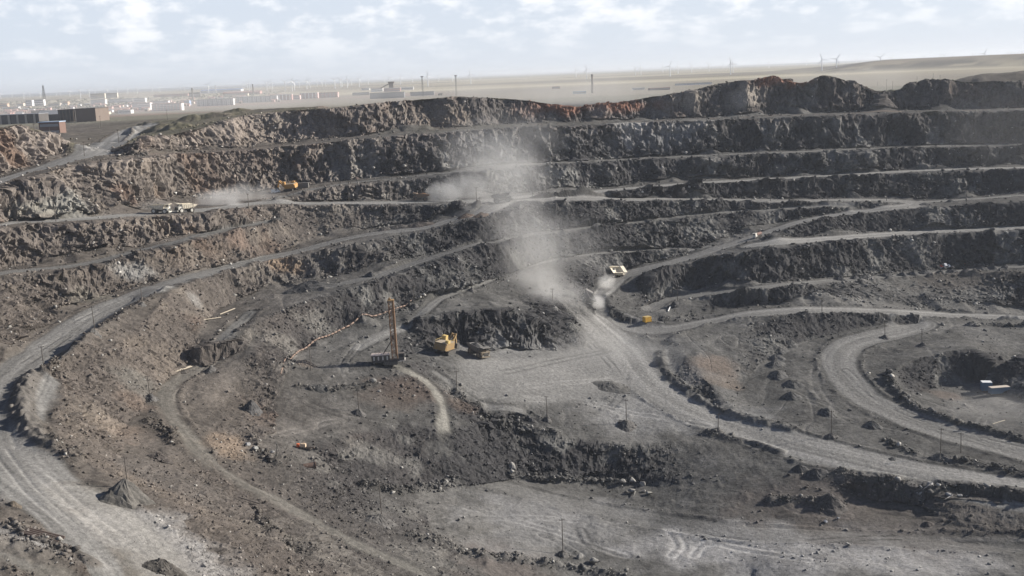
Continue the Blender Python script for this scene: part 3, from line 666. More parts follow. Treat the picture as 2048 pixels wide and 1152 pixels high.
# ------------------------------------------------------------------ rubble: too many stones to count
def rock_shapes(n, seed, pts=10):
    r = random.Random(seed); out = []
    for k in range(n):
        bm = bmesh.new(); sx, sy, sz = r.uniform(.8, 1.25), r.uniform(.65, 1.1), r.uniform(.5, .95)
        for i in range(pts):
            d = Vector((r.gauss(0, 1), r.gauss(0, 1), r.gauss(0, 1))).normalized()*r.uniform(.8, 1.1)
            bm.verts.new((d.x*sx*.5, d.y*sy*.5, d.z*sz*.5))
        h = bmesh.ops.convex_hull(bm, input=bm.verts); bmesh.ops.delete(bm, geom=[g for g in h['geom_interior'] if isinstance(g, bmesh.types.BMVert)], context='VERTS')
        bm.verts.ensure_lookup_table(); bmesh.ops.recalc_face_normals(bm, faces=bm.faces); bmesh.ops.triangulate(bm, faces=bm.faces)
        bm.verts.index_update()
        out.append((np.array([v.co[:] for v in bm.verts], np.float32), np.array([[v.index for v in f.verts] for f in bm.faces], np.int32))); bm.free()
    return out
def rocks_mesh(name, P, S, C, seed, shapes):
    """many stones as one mesh: positions, sizes and albedos"""
    g = np.random.default_rng(seed); n = len(P); kind = g.integers(0, len(shapes), n)
    V, Fc, Cc, off = [], [], [], 0
    for k, (sv, sf) in enumerate(shapes):
        i = np.nonzero(kind == k)[0]
        if len(i) == 0: continue
        a, b = g.uniform(0, 2*np.pi, len(i)), g.uniform(-.5, .5, len(i)); ca, sa, cb, sb = np.cos(a), np.sin(a), np.cos(b), np.sin(b)
        x, y, z = sv[:, 0][None], sv[:, 1][None], sv[:, 2][None]
        y2 = y*cb[:, None]-z*sb[:, None]; z2 = y*sb[:, None]+z*cb[:, None]
        x3 = x*ca[:, None]-y2*sa[:, None]; y3 = x*sa[:, None]+y2*ca[:, None]
        W_ = np.stack([x3, y3, z2], -1)*S[i][:, None, None]+P[i][:, None, :]
        V.append(W_.reshape(-1, 3)); m = sv.shape[0]
        Fc.append((sf[None]+(np.arange(len(i))*m)[:, None, None]+off).reshape(-1, 3)); off += len(i)*m
        Cc.append(np.repeat(C[i], m, 0))
    V = np.concatenate(V); Fc = np.concatenate(Fc); Cc = np.concatenate(Cc)
    me = bpy.data.meshes.new(name); me.vertices.add(len(V)); me.vertices.foreach_set('co', V.astype(np.float32).ravel())
    me.loops.add(Fc.size); me.loops.foreach_set('vertex_index', Fc.astype(np.int32).ravel())
    me.polygons.add(len(Fc)); me.polygons.foreach_set('loop_start', np.arange(0, Fc.size, 3, dtype=np.int32)); me.polygons.foreach_set('loop_total', np.full(len(Fc), 3, np.int32))
    me.update(); at = me.attributes.new('albedo', 'FLOAT_COLOR', 'POINT')
    at.data.foreach_set('color', np.concatenate([Cc, np.ones((len(Cc), 1))], 1).astype(np.float32).ravel()); me.materials.append(MAT_GROUND)
    return me
SHAPES = rock_shapes(16, 3)
def scatter_rubble():
    vis = (np.abs(AA) < math.radians(28)) & (DD > 215) & (DD < 905)
    cl = sstep(-.1, .5, fbm2(X0, Y0, 14, 3, 400)); cl2 = sstep(.0, .5, fbm2(X0, Y0, 30, 3, 401))
    pit = sstep(CAMH-30, CAMH-40, Z0)
    dens = STEEP2*(.45+1.5*cl*cl2+.35*cl)*(.5+.5*pit) + (1-STEEP2)*(.025+.22*cl*cl2) + .9*bermm + .35*road_edge*(1-road_m)
    # stones gather at the foot of every face
    foot = np.zeros(DD.shape, np.float32)
    for n, pts in SURV.items():
        if n[0] == 'T':
            d, s, al = path_field(line_xy(pts), 9); foot = np.maximum(foot, np.exp(-(d/4.5)**2)*sstep(-.3, .4, vnoise2(al/16, al*0, 402)))
        elif n not in ('C1', 'RIM', 'C3'):
            d, s, al = path_field(line_xy(pts), 5); foot = np.maximum(foot, .7*np.exp(-(d/1.8)**2)*sstep(-.2, .4, vnoise2(al/9, al*0, 403)))
    dens = dens+1.5*foot
    dens *= (1-.97*road_m)*vis
    w = (dens*np.where(DD > 575, .8, 1.0)).ravel().astype(np.float64); w /= w.sum()
    n = 170000
    k = rng.choice(w.size, n, p=w)
    size = np.clip(.34*(rng.pareto(1.9, n)+1), .34, 3.0)*np.clip(DD.ravel()[k]/520, .5, 1.25)*(.75+.25*bermm.ravel()[k]*2)
    jit = rng.normal(0, .35, (n, 2))
    P = np.stack([XX.ravel()[k]+jit[:, 0], YY.ravel()[k]+jit[:, 1], ZZ.ravel()[k]+size*.12], -1)
    C = colr.reshape(-1, 3)[k]*rng.uniform(.85, 1.65, (n, 1))
    pale = rng.random(n) < .07; C[pale] = C[pale]*.4+np.array((.27, .26, .24))*rng.uniform(.7, 1.3, (pale.sum(), 1))
    o = link(bpy.data.objects.new('rubble', rocks_mesh('rubble', P, size, np.clip(C, .02, .6), 5, SHAPES))); o['kind'] = 'stuff'
scatter_rubble()

# ------------------------------------------------------------------ boulders one could point at
BIG = rock_shapes(8, 21, 16)
def boulder(u, v, px, label, c=(.24, .23, .215), group=None, k=[0]):
    p = spot(u, v); s = px/pxm(p); k[0] += 1
    sv, sf = BIG[k[0] % len(BIG)]
    me = bpy.data.meshes.new('boulder'); bm = bmesh.new()
    vs = [bm.verts.new(q) for q in (sv*s*1.05)]
    for f in sf: bm.faces.new([vs[i] for i in f])
    bmesh.ops.dissolve_limit(bm, angle_limit=.15, verts=bm.verts, edges=bm.edges)
    bmesh.ops.bevel(bm, geom=list(bm.edges), offset=s*.06, segments=1, affect='EDGES'); bmesh.ops.triangulate(bm, faces=bm.faces)
    bm.to_mesh(me); bm.free(); a = me.attributes.new('albedo', 'FLOAT_COLOR', 'POINT'); a.data.foreach_set('color', np.tile(np.array((*c, 1), np.float32), len(me.vertices)))
    me.materials.append(MAT_GROUND); o = link(bpy.data.objects.new('boulder', me)); o.location = (p.x, p.y, p.z+s*.22); o.rotation_euler = (0, 0, random.uniform(0, 6))
    tag(o, label, 'boulder', group)
G1, G2, G3 = 'boulders tipped in a cluster below the dark bank', 'pale boulders along the edge of the wide road', 'boulders at the corner of the left floor'
for a in [
 (1025,938,25,'big rounded boulder alone at the left end of the rock row below the dark bank'),
 (1244,972,17,'upright pale boulder at the left of the cluster below the dark bank',(.3,.285,.26),G1),(1266,966,18,'flat-topped pale boulder at the back of the cluster below the dark bank',(.27,.26,.24),G1),
 (1287,973,20,'largest pale boulder, back right in the cluster below the dark bank',(.3,.285,.26),G1),(1264,987,20,'front left boulder of the cluster below the dark bank',(.25,.24,.22),G1),
 (1298,990,18,'front right boulder of the cluster below the dark bank',(.27,.26,.235),G1),(1288,984,12,'smallest boulder wedged in the middle of the cluster below the dark bank',(.2,.19,.18),G1),
 (1776,976,13,'leftmost pale boulder of the row under the wide road edge',(.26,.255,.25),G2),(1800,982,14,'pale boulder second from the left under the wide road edge',(.28,.275,.27),G2),
 (1836,986,16,'squat pale boulder just left of the biggest one under the road edge',(.28,.275,.27),G2),(1857,979,23,'biggest pale boulder in the row under the wide road edge',(.27,.265,.26),G2),
 (1877,988,13,'small pale boulder touching the right of the biggest roadside one',(.22,.215,.21),G2),(1897,994,19,'long pale boulder at the right end of the roadside row',(.28,.275,.27),G2),(1920,992,13,'last pale boulder at the far right of the roadside row',(.25,.245,.24),G2),
 (1651,1044,12,'pale blue-grey block alone on the brown churned ground, lower right',(.3,.31,.33)),(1798,1004,10,'lone dark boulder on brown ground in front of the roadside row',(.16,.16,.165)),
 (747,768,15,'large grey boulder alone on the floor below the drill rig',(.2,.195,.185)),
 (496,893,17,'largest pale boulder at the rusty corner of the left floor',(.33,.325,.315),G3),(512,902,13,'pale boulder behind the largest one at the rusty corner',(.27,.265,.25),G3),(527,905,12,'grey boulder in the middle of the rusty corner pile',(.22,.215,.2),G3),(545,908,14,'pale boulder at the right end of the rusty corner pile',(.3,.29,.275),G3),
 (352,394,10,'bright white boulder on the slope foot behind the two cream trucks',(.62,.61,.58)),
 (1380,598,9,'small round white boulder on the island berm by the hairpin road',(.5,.49,.46)),
 (1188,1126,23,'big pale flat boulder on the berm along the bottom edge',(.27,.26,.24)),(1160,1116,17,'pale boulder just above the big flat one on the bottom berm',(.25,.24,.225)),
 (551,1108,16,'pale tan boulder topmost in the rock pile at bottom left centre',(.27,.245,.21)),(580,1125,14,'flat pinkish boulder in the rock pile at bottom left centre',(.3,.25,.21)),(540,1146,17,'tan boulder lowest in the rock pile at bottom left centre',(.24,.22,.19)),
 (365,1022,15,'pale pink block on the road edge right of the grey gravel cone',(.3,.27,.24)),(425,1036,12,'small tan boulder on the slope between the two left roads',(.26,.23,.19)),(110,1072,12,'small pale rock standing alone on the bottom left road',(.26,.24,.22)),
 (1676,1038,8,'small white stone lying on the churned ground, lower right',(.4,.4,.4)),(1450,1072,6,'tiny white stone on the lower right tracks',(.42,.41,.4)),
 ]: boulder(*a)

# ------------------------------------------------------------------ heaps
def heap(u, v, rpx, h, label, c=(.10, .097, .094), group=None, rocks=0, name='gravel_heap', asp=1.0, seed=[500]):
    p = spot(u, v); r = rpx/pxm(p); seed[0] += 1; sd_ = seed[0]; nr, na = 9, 30
    V, Fq = [], []; g = np.random.default_rng(sd_); ph = g.uniform(0, 6)
    for i in range(nr):
        q = i/(nr-1)*1.05
        for k in range(na):
            a = 2*math.pi*k/na; rr = r*q*(1+.13*math.sin(2*a+ph)+.09*math.sin(5*a+ph*2)); x, y = p.x+rr*math.cos(a)*asp, p.y+rr*math.sin(a)
            hh = h*max(0, 1-q)**.95*(1+.15*math.sin(3*a+ph)*q)+g.normal(0, .035*h)*(0 < q < .95)
            V.append((x-p.x, y-p.y, gz(x, y)-p.z+hh-.12*(q > .9)))
    for i in range(nr-1):
        for k in range(na): Fq.append((i*na+k, i*na+(k+1) % na, (i+1)*na+(k+1) % na, (i+1)*na+k))
    me = bpy.data.meshes.new(name); me.from_pydata(V, [], Fq); me.update()
    cc = np.array(c)*(1+.25*g.uniform(-1, 1, (len(V), 1))); a = me.attributes.new('albedo', 'FLOAT_COLOR', 'POINT'); a.data.foreach_set('color', np.concatenate([cc, np.ones((len(V), 1))], 1).astype(np.float32).ravel())
    me.materials.append(MAT_GROUND); o = link(bpy.data.objects.new(name, me)); o.location = p; tag(o, label, 'gravel heap' if name == 'gravel_heap' else 'rock mound', group)
    if rocks:
        q = np.sqrt(g.random(rocks)); a = g.uniform(0, 2*np.pi, rocks); x, y = r*q*np.cos(a)*asp, r*q*np.sin(a)
        z = np.array([gz(p.x+i, p.y+j)-p.z for i, j in zip(x, y)])+h*np.maximum(1-q, 0)
        st = link(bpy.data.objects.new('loose_stone', rocks_mesh('loose_stone', np.stack([x, y, z], -1), np.clip(.3*(g.pareto(2.2, rocks)+1), .3, 1.3), np.array(c)*g.uniform(.9, 2.0, (rocks, 1)), sd_, SHAPES))); st.parent = o; st['kind'] = 'stuff'
    return o
GR = 'tipped gravel heaps in a curving row on the low ground'
for u, v, r, t in [(1583,692,15,'farthest grey gravel heap of the curving row on the low ground'),(1558,704,19,'grey heap second from the far end of the curving row'),(1551,717,19,'grey heap third from the far end of the curving row'),(1551,731,21,'heap in the middle of the curving row, left of the haul road'),
  (1556,752,22,'heap with its own long dark shadow, just past the middle of the curving row'),(1586,770,21,'dark oval heap, third from the near end of the curving row'),(1584,795,20,'dark oval heap, second from the near end of the curving row'),(1655,827,20,'nearest heap of the curving row, right beside a pole'),(1745,853,18,'isolated grey heap between the two pale roads on the low ground')]:
    heap(u, v, r, 2.2, t, (.095, .093, .09), GR)
RW = 'dumped heaps edging the dark upper bench on the right'
for i, (u, v, r) in enumerate([(1680,559,13),(1710,557,11),(1733,556,16),(1772,552,15),(1805,551,11),(1826,549,13),(1852,546,16),(1881,547,12),(1904,544,12),(1932,543,10),(1962,540,14),(1986,537,13),(2010,535,8)]):
    nm = ['first','second','third','fourth','fifth','sixth','seventh','eighth','ninth','tenth','eleventh','twelfth','thirteenth'][i]
    heap(u, v, r, 2.0, f'{nm} dark heap from the left along the bench edge beyond the hairpin road', (.085, .083, .082), RW)
for a in [
 (931,434,18,1.9,'brown gravel heap on the bench below the dark truck, left of a pair',(.12,.093,.075)),(962,433,17,1.9,'brown gravel heap on the bench below the dark truck, right of a pair',(.12,.093,.075)),
 (712,359,10,1.5,'small brownish heap on the bench right of the dark container',(.1,.08,.07)),
 (838,451,30,2.2,'broad brown tipped pile at the foot of the slope above the middle bench',(.09,.078,.07),None,50),(800,455,24,1.9,'lumpy dark pile left of the broad brown tipped pile',(.09,.082,.076)),(768,460,16,1.5,'low dark pile at the left end of the tipped piles',(.09,.082,.076)),
 (615,578,34,3.2,'long black broken-rock pile on the left middle bench',(.075,.073,.072),None,90,'rock_mound',1.5),(742,552,14,2.2,'small dark pile at the edge of the left middle bench',(.085,.083,.08)),
 (505,822,20,4.2,'steep dark heap against the bank at the left edge of the floor',(.08,.078,.077)),(540,905,10,1.0,'tiny low pile beside the pale boulders of the rusty corner',(.1,.095,.09)),
 (1225,775,30,1.9,'flat rocky pile alone in the middle of the pale floor',(.1,.097,.092),None,80,'rock_mound',1.3),(1105,617,16,1.8,'grey heap beside the pole at the foot of the dust plume',(.12,.117,.112)),
 (1145,655,16,2.2,'rocky grey heap on the shovel bench next to the floor road',(.11,.107,.1),None,50,'rock_mound'),
 (1850,409,12,1.2,'low dark heap at the tip of the upper hairpin',(.09,.088,.085)),(1900,404,10,1.2,'low dark heap right of the upper hairpin tip',(.09,.088,.085)),
 (150,690,14,1.6,'low dark heap at the inner edge of the left haul road',(.1,.09,.08)),(370,745,10,.8,'low brown pile beside the pale planks on the left bench',(.1,.09,.08)),
 (320,917,18,2.0,'dark rock pile alone on the brown hollow at left',(.085,.075,.068),None,60,'rock_mound',1.3),
 (640,777,16,1.4,'low black rock pile at the foot of the long drill shadow',(.08,.078,.075),None,50,'rock_mound',1.7),(612,735,22,2.0,'rubble pile between the pipeline and the drill rig',(.11,.095,.082),None,90,'rock_mound'),
 (1347,612,12,1.6,'dark lump of rock at the inner bend of the hairpin road',(.07,.068,.067)),
 (1600,940,16,1.8,'black shadowed heap at the edge of the wide road, left of a pair',(.075,.073,.072)),(1632,950,22,2.2,'black shadowed heap at the edge of the wide road, right of a pair',(.075,.073,.072)),
 (1660,1012,28,2.8,'dark heap with a pale rubble crest on the brown ground, lower right',(.09,.083,.078),None,60,'rock_mound',1.3),(1785,918,9,.6,'flat dark lump lying in the middle of the wide road',(.07,.07,.07)),
 (1855,1048,12,.9,'low dark pile on the churned brown ground at right',(.09,.08,.073)),
 (255,1000,46,5.2,'tall grey gravel cone at the foot of the leaning pole, lower left',(.115,.108,.098)),
 (30,1013,14,1.0,'small dark dirt lump on the bottom left haul road',(.12,.1,.08)),(545,1075,20,2.0,'dark rocky heap at the head of the bottom left rock pile',(.09,.08,.072),None,60,'rock_mound'),
 (330,1140,30,2.6,'dark rock heap cut by the bottom edge of the picture',(.085,.078,.07),None,90,'rock_mound',1.4),
 (1225,505,9,.8,'small dark lump on the narrow bench above the light truck',(.09,.088,.086)),(1350,446,10,1.2,'small dark heap on the bench right of the dust plume',(.09,.088,.086)),(1195,462,12,1.4,'dark heap on the bench just right of the dust plume',(.1,.098,.094)),
 ]: heap(*a)

# ------------------------------------------------------------------ utility poles
WOODP = paint('pole_wood', (.075, .062, .052), .9, .35); STEELD = paint('dark_steel', (.06, .06, .065), .6, .3, .3)
def pole(u, vb, hpx, label, mound=0, arm=True):
    p = spot(u, vb); h = min(max(hpx/pxm(p), 6.5), 13)
    o = empty('utility_pole', label, 'utility pole', p, random.uniform(-.5, .5), 'utility poles of the mine power lines')
    lean = random.uniform(-.25, .25)
    MB().bar((0, 0, -.8), (lean, .1, h), .17, 7, .11).build('shaft', WOODP, o)
    if arm:
        m = MB().box((lean, .1, h-.45), (1.7, .12, .14))
        for x in (-.75, .75): m.bar((lean+x, .1, h-.38), (lean+x, .1, h-.12), .06, 5)
        m.build('crossarm', WOODP, o)
    if mound:
        heap(u, vb+mound*.28, mound, 1.0+mound*.055, MOUND_LABEL[label], (.105, .1, .095), None, int(mound*2.2), 'rock_mound')
MOUND_LABEL = {}
for u, vb, h, t, mr in [
 (112,443,40,'pole beside the pale rock face at the far left of the truck road',0),(169,312,29,'pole on the edge of the exit road above the left slope',0),(238,286,27,'pole at the bend where the exit road meets the plateau',0),(202,256,24,'pole standing before the right end of the brown concrete hall',0),
 (70,275,16,'short pole left of the red-brown building',0),(101,277,16,'short pole in front of the red-brown building',0),(335,240,20,'pole on the grassy plateau among the dark knolls',0),
 (261,420,26,'dark pole left of the two cream trucks',0),(387,428,32,'pole just right of the dark-fronted cream truck',0),(498,421,34,'pole at the end of the dust trail of the cream truck',0),(589,404,29,'pole below the orange excavator',0),(698,402,30,'pole on the truck road midway between excavator and orange-topped truck',0),
 (953,404,30,'pole between the orange-topped truck and the dark truck',8),(1065,395,28,'pole on the haul road right of the dark truck',0),(1093,395,36,'taller pole in the dust right of the dark truck',0),(1162,392,22,'short pole where the upper haul road forks',0),(1260,443,12,'tiny pole on the narrow bench right of the plume',0),
 (1541,402,15,'pole on the upper hairpin road, left of three',0),(1656,408,19,'pole on the upper hairpin road, middle of three',0),(1773,402,13,'pole on the upper hairpin road, right of three',0),(1933,404,15,'pole right of the upper hairpin tip',0),
 (285,610,41,'pole on the inner shelf where the left haul road straightens',9),(191,668,50,'pole at the inside edge of the left haul road beside a dark rock pile',14),(89,742,52,'pole on the outer left bend of the haul road above the rock berm',0),
 (421,738,44,'pole on the small road below the left middle bench',13),(300,793,44,'pole on a broad mound beside the descending left road',17),
 (829,613,38,'pole behind the drill mast, beside the pipeline',10),(725,645,26,'pole by the pipeline left of the drill mast',9),(633,690,18,'short pole by the bend of the pipeline',8),(622,746,46,'pole between the pipeline bend and the drill shadow',0),
 (538,849,58,'tall pole at the left edge of the floor beside the steep dark heap',9),(718,823,46,'pole on a rock mound in the middle of the floor below the drill',14),(914,790,46,'pole on the small brown knoll right of the curving track',13),(944,580,24,'pole at the end of the pipeline above the shovel bench',9),
 (1106,609,30,'pole inside the dust at the foot of the plume',0),(1355,603,28,'pole on the island inside the hairpin road',0),(1095,838,48,'pole on the rubble above the dark bank, left of a pair',10),(1253,845,49,'pole on a dark mound on the pale floor, right of a pair',22),(1436,860,34,'pole on a mound where the dark bank meets the wide road',14),
 (1708,556,15,'pole among the dumped heaps on the right bench, middle',0),(1586,568,15,'pole at the left end of the bench with dumped heaps',0),(1851,546,16,'pole among the dumped heaps, right of the middle one',0),(1987,534,14,'pole behind the red debris on the right bench',0),
 (1644,623,13,'pole on the outer edge of the hairpin road, near its right rise',0),(1770,673,20,'pole on the berm inside the lower hairpin',10),(1844,688,32,'pole on the low hill above the cut',9),
 (1663,871,52,'pole on a mound between the wide road and the low ground',14),(1881,912,58,'pole on a dark mound at the fork of the two pale roads',22),(1922,906,42,'bare pole just right of the fork mound',0),
 (257,983,74,'leaning pole on the tall gravel cone, lower left',0),(764,1040,80,'tall pole on a rocky mound in the lower middle',34),(1126,1106,74,'nearest pole, on a pale mound above the bottom berm',15)]:
    if mr: MOUND_LABEL[t] = 'rock mound at the foot of the '+' '.join(t.split()[:1]+t.split()[1:])[:70].strip()
    if mr: MOUND_LABEL[t] = ' '.join(('rock mound around the '+t).split()[:16])
    pole(u, vb, h, t, mr)

# ------------------------------------------------------------------ machines
RUB = paint('tyre_rubber', (.035, .034, .033), .9, .55); GLASS = paint('dark_glass', (.02, .025, .03), .15, .25)
DKS = paint('machine_dark', (.05, .05, .05), .7, .45); GRIM = paint('track_steel', (.10, .095, .09), .6, .5, .4)
def haul_truck(u, v, heading, label, c_body, c_cab, scale=1.0, load=None, at=None):
    """rigid dump truck, 10 m long: x forward"""
    o = empty('haul_truck', label, 'dump truck', group='haul trucks of the mine')
    body, cabm = c_body, c_cab
    ch = MB().box((0.2, 0, 1.35), (8.2, 1.5, .7)); ch.box((4.4, 0, 1.3), (.7, 3.4, .8)); ch.bar((-2.6, -1.9, 1.3), (-2.6, 1.9, 1.3), .35, 8); ch.bar((2.9, -1.9, 1.3), (2.9, 1.9, 1.3), .28, 8); ch.bar((.5, 0, 1.6), (-.5, 0, 3.0), .18, 8); ch.build('chassis', DKS, o)
    d = MB(); t = .16
    side = [(-5.0, 3.55), (-4.2, 3.0), (-1.2, 2.25), (2.0, 2.05), (2.55, 4.35), (2.0, 4.3), (-3.4, 4.25), (-5.15, 4.0)]
    d.prism(side, -2.3, -2.3+t); d.prism(side, 2.3-t, 2.3)
    d.prism([(-5.0, 3.55), (-4.2, 3.0), (-1.2, 2.25), (2.0, 2.05), (2.0, 2.25), (-1.1, 2.45), (-4.1, 3.2), (-4.95, 3.75)], -2.3, 2.3)
    d.prism([(1.85, 2.2), (2.1, 2.05), (2.75, 4.5), (2.5, 4.55)], -2.3, 2.3)
    d.prism([(2.5, 4.4), (2.6, 4.62), (5.0, 4.85), (5.0, 4.65)], -2.25, 2.25)
    for x in (-3.2, -2.0, -.8, .4, 1.4): d.box((x, -2.36, 3.35), (.16, .12, 1.8)).box((x, 2.36, 3.35), (.16, .12, 1.8))
    d.box((-.6, -2.36, 4.25), (5.6, .16, .16)); d.box((-.6, 2.36, 4.25), (5.6, .16, .16)); d.build('dump_body', body, o)
    if load:
        b = MB(); n = 9; vv = [(-4.3+6.2*i/n, -2.1+4.2*k/5, 3.5+1.35*math.sin(math.pi*(i+.3)/(n+.6))*math.sin(math.pi*(k+.2)/5.4)+random.uniform(-.12, .12)) for i in range(n+1) for k in range(6)]
        b.add(vv, [(i*6+k, i*6+k+1, (i+1)*6+k+1, (i+1)*6+k) for i in range(n) for k in range(5)]); b.build('load', load, o)
    q = MB().box((3.55, 0, 2.75), (2.2, 4.5, .2)).box((3.6, -1.95, 2.2), (1.9, .5, 1.0)).box((3.6, 1.95, 2.2), (1.9, .5, 1.0))
    for y in (-2.2, 2.2):
        for x in (2.7, 3.6, 4.6): q.bar((x, y, 2.8), (x, y, 3.6), .04, 4)
        q.bar((2.7, y, 3.6), (4.6, y, 3.6), .04, 4)
    q.bar((4.6, -2.2, 3.6), (4.6, -.2, 3.6), .04, 4); q.build('deck', cabm, o)
    g = MB().box((4.72, 0, 1.95), (.25, 2.3, 1.35))
    for z in (1.5, 1.75, 2.0, 2.25, 2.5): g.box((4.87, 0, z), (.06, 2.0, .1))
    g.build('radiator', DKS, o)
    b = MB().box((4.95, 0, 1.0), (.35, 4.4, .42)); b.box((4.85, -1.9, 1.35), (.25, .5, .35)).box((4.85, 1.9, 1.35), (.25, .5, .35)); b.build('bumper', cabm, o)
    for y in (-1.55, 1.55): MB().box((4.98, y, 1.6), (.1, .5, .26)).build('headlight', paint('lamp_glass', (.6, .6, .55), .2, .2), o)
    cb = MB().box((3.45, 1.15, 3.5), (1.6, 1.7, 1.4), None, .94).build('cab', cabm, o)
    MB().box((3.45, 1.15, 3.72), (1.64, 1.3, .6)).box((3.5, 1.15, 3.72), (1.1, 1.74, .6)).build('window', GLASS, cb)
    st = MB()
    for y in (.55, -.55): st.bar((5.1, -1.7+y*.4, 1.0), (4.7, -1.7+y*.4, 2.75), .04, 4)
    for k in range(5): st.box((5.08-.08*k, -1.7, 1.1+.33*k), (.12, .5, .05))
    st.build('ladder', cabm, o)
    for x, y, w_ in ((2.9, 1.95, .85), (2.9, -1.95, .85), (-2.6, 1.55, 1.5), (-2.6, -1.55, 1.5)):
        wh = MB().wheel((x, y, 1.32), 1.32, w_).build('wheel', RUB, o, True)
        MB().disc((x, y, 1.32), .74, w_*.86).disc((x, y, 1.32), .3, w_*.98).build('rim', cabm, wh)
    ex = MB().bar((2.5, -1.2, 2.6), (2.5, -1.2, 3.6), .12, 6).build('exhaust_pipe', DKS, o)
    p = spot(u, v) if at is None else at
    seat_on_ground(o, p, heading, 3.4*scale, 1.8*scale); o.scale = (scale,)*3
    return o
CREAM = paint('cream_paint', (.78, .70, .55), .6, .45); CREAMW = paint('white_cab', (.8, .77, .68), .6, .35); OCHRE = paint('ochre_paint', (.50, .23, .05), .6, .35)
GREYB = paint('grey_body', (.13, .125, .12), .75, .55); BRN = paint('brown_body', (.20, .13, .08), .75, .5)
LOADM = paint('broken_ore', (.08, .078, .075), .95, .2); LOADB = paint('brown_ore', (.36, .2, .1), .95, .2)
pi = math.pi
haul_truck(321, 427, -.08, 'cream dump truck with empty body driving left to right behind the other cream truck', CREAM, CREAMW)
haul_truck(371, 425, pi+.72, 'cream dump truck with dark front facing the camera, trailing a long dust cloud', CREAM, CREAMW)
haul_truck(843, 402, pi-.12, 'dark dump truck with orange load, heading left ahead of a bright dust cloud', BRN, BRN, .95, LOADB)
haul_truck(1004, 405, .12, 'dark grey dump truck seen from the side near the bench fork, pole at its left', GREYB, GREYB, 1.12, LOADM)
haul_truck(1228, 552, .72, 'pale dusty dump truck climbing the ramp out of the hairpin, dust below it', CREAM, CREAM, 1.0)
haul_truck(1173, 603, 1.75, 'dump truck seen from behind on the ramp corner, its body dark', GREYB, paint('dusty_cab', (.35, .32, .27), .7, .4), .92)
haul_truck(955, 711, -.85, 'loaded dark dump truck facing the camera beside the yellow shovel', GREYB, paint('brown_cab', (.24, .19, .13), .7, .45), 1.05, LOADM)
haul_truck(881, 191, pi, 'tiny dump truck in silhouette on the far rim beside the lattice towers', GREYB, GREYB, 1.0, LOADM)

def shovel(u, v, heading, label, c1, c2, scale=1.0, swing=0.0, arm=True):
    """crawler mining shovel: x forward"""
    o = empty('mining_shovel', label, 'excavator')
    for y in (-2.6, 2.6):
        t = MB().prism([(-3.4, .55), (-2.9, .05), (2.9, .05), (3.4, .55), (3.4, 1.0), (2.9, 1.45), (-2.9, 1.45), (-3.4, 1.0)], y-.65, y+.65)
        for k in range(12): t.box((-3.0+k*.545, y, 1.48), (.4, 1.36, .1))
        tr = t.build('crawler_track', GRIM, o)
        r = MB()
        for k in range(5): r.disc((-2.3+k*1.15, y, .7), .42, 1.42)
        r.build('track_roller', DKS, tr)
    MB().box((0, 0, 1.1), (3.2, 4.2, .8)).bar((0, 0, 1.2), (0, 0, 2.0), 1.5, 16).build('undercarriage', DKS, o)
    h = MB().box((-1.2, 0, 3.4), (7.2, 5.6, 2.7)); h.box((-1.2, 0, 2.0), (7.6, 5.9, .25))
    for k in range(6): h.box((-4.84, -2.3+k*.92, 3.4), (.1, .12, 2.4))
    hs = h.build('house', c1, o); 
    MB().box((-1.2, 0, 4.83), (7.0, 5.4, .14)).build('roof_deck', paint('deck_beige', (.34, .28, .20), .8, .4), o)
    MB().prism([(-5.6, 2.1), (-4.8, 2.0), (-4.8, 4.3), (-5.3, 4.2)], -2.7, 2.7).build('counterweight', c1, o)
    cb = MB().box((2.6, 2.1, 5.6), (2.1, 1.9, 1.9)).build('cab', c2, o); MB().box((2.65, 2.1, 5.85), (2.14, 1.6, .8)).build('window', GLASS, cb)
    MB().box((-2.8, -2.1, 5.4), (1.9, 1.4, 1.2)).bar((-1.2, -1.5, 4.8), (-1.2, -1.5, 6.2), .16, 8).build('engine_stack', c2, o)
    rl = MB()
    for y in (-2.65, 2.65):
        for k in range(6): rl.bar((-4.6+k*1.3, y, 4.85), (-4.6+k*1.3, y, 5.8), .045, 4)
        rl.bar((-4.6, y, 5.8), (1.9, y, 5.8), .045, 4)
    rl.build('handrail', c2, o)
    if arm:
        bm_ = MB()
        for y in (-.9, .9): bm_.prism([(2.2, 2.6), (3.0, 2.4), (6.6, 6.2), (6.9, 7.2), (6.2, 7.2), (5.6, 6.4)], y-.28, y+.28)
        bm_.bar((4.4, -1, 4.6), (4.4, 1, 4.6), .25, 8).bar((6.5, -1.1, 6.8), (6.5, 1.1, 6.8), .3, 8).build('boom', c1, o)
        sk = MB()
        for y in (-.5, .5): sk.prism([(6.2, 7.0), (6.9, 7.1), (8.9, 2.9), (8.3, 2.6)], y-.22, y+.22)
        sk.build('stick', c1, o)
        bk = MB(); pr = [(7.6, 2.9), (9.3, 3.2), (10.0, 2.2), (9.9, 1.0), (8.6, .5), (7.4, 1.0)]
        bk.prism(pr, -1.5, -1.35).prism(pr, 1.35, 1.5).prism([(7.4, 1.0), (7.6, 2.9), (7.8, 2.85), (7.6, 1.05)], -1.5, 1.5).prism([(7.4, 1.0), (8.6, .5), (9.9, 1.0), (9.85, 1.15), (8.6, .7), (7.5, 1.15)], -1.5, 1.5)
        for k in range(5): bk.box((10.05, -1.2+k*.6, 1.0), (.5, .18, .16))
        bk.build('bucket', GRIM, o)
        MB().bar((3.0, 0, 4.3), (5.8, 0, 6.2), .2, 8).bar((5.4, 0, 5.2), (8.0, 0, 4.5), .17, 8).build('hydraulic_ram', DKS, o)
    p = spot(u, v); seat_on_ground(o, p, heading, 3, 2.5); o.scale = (scale,)*3
    return o
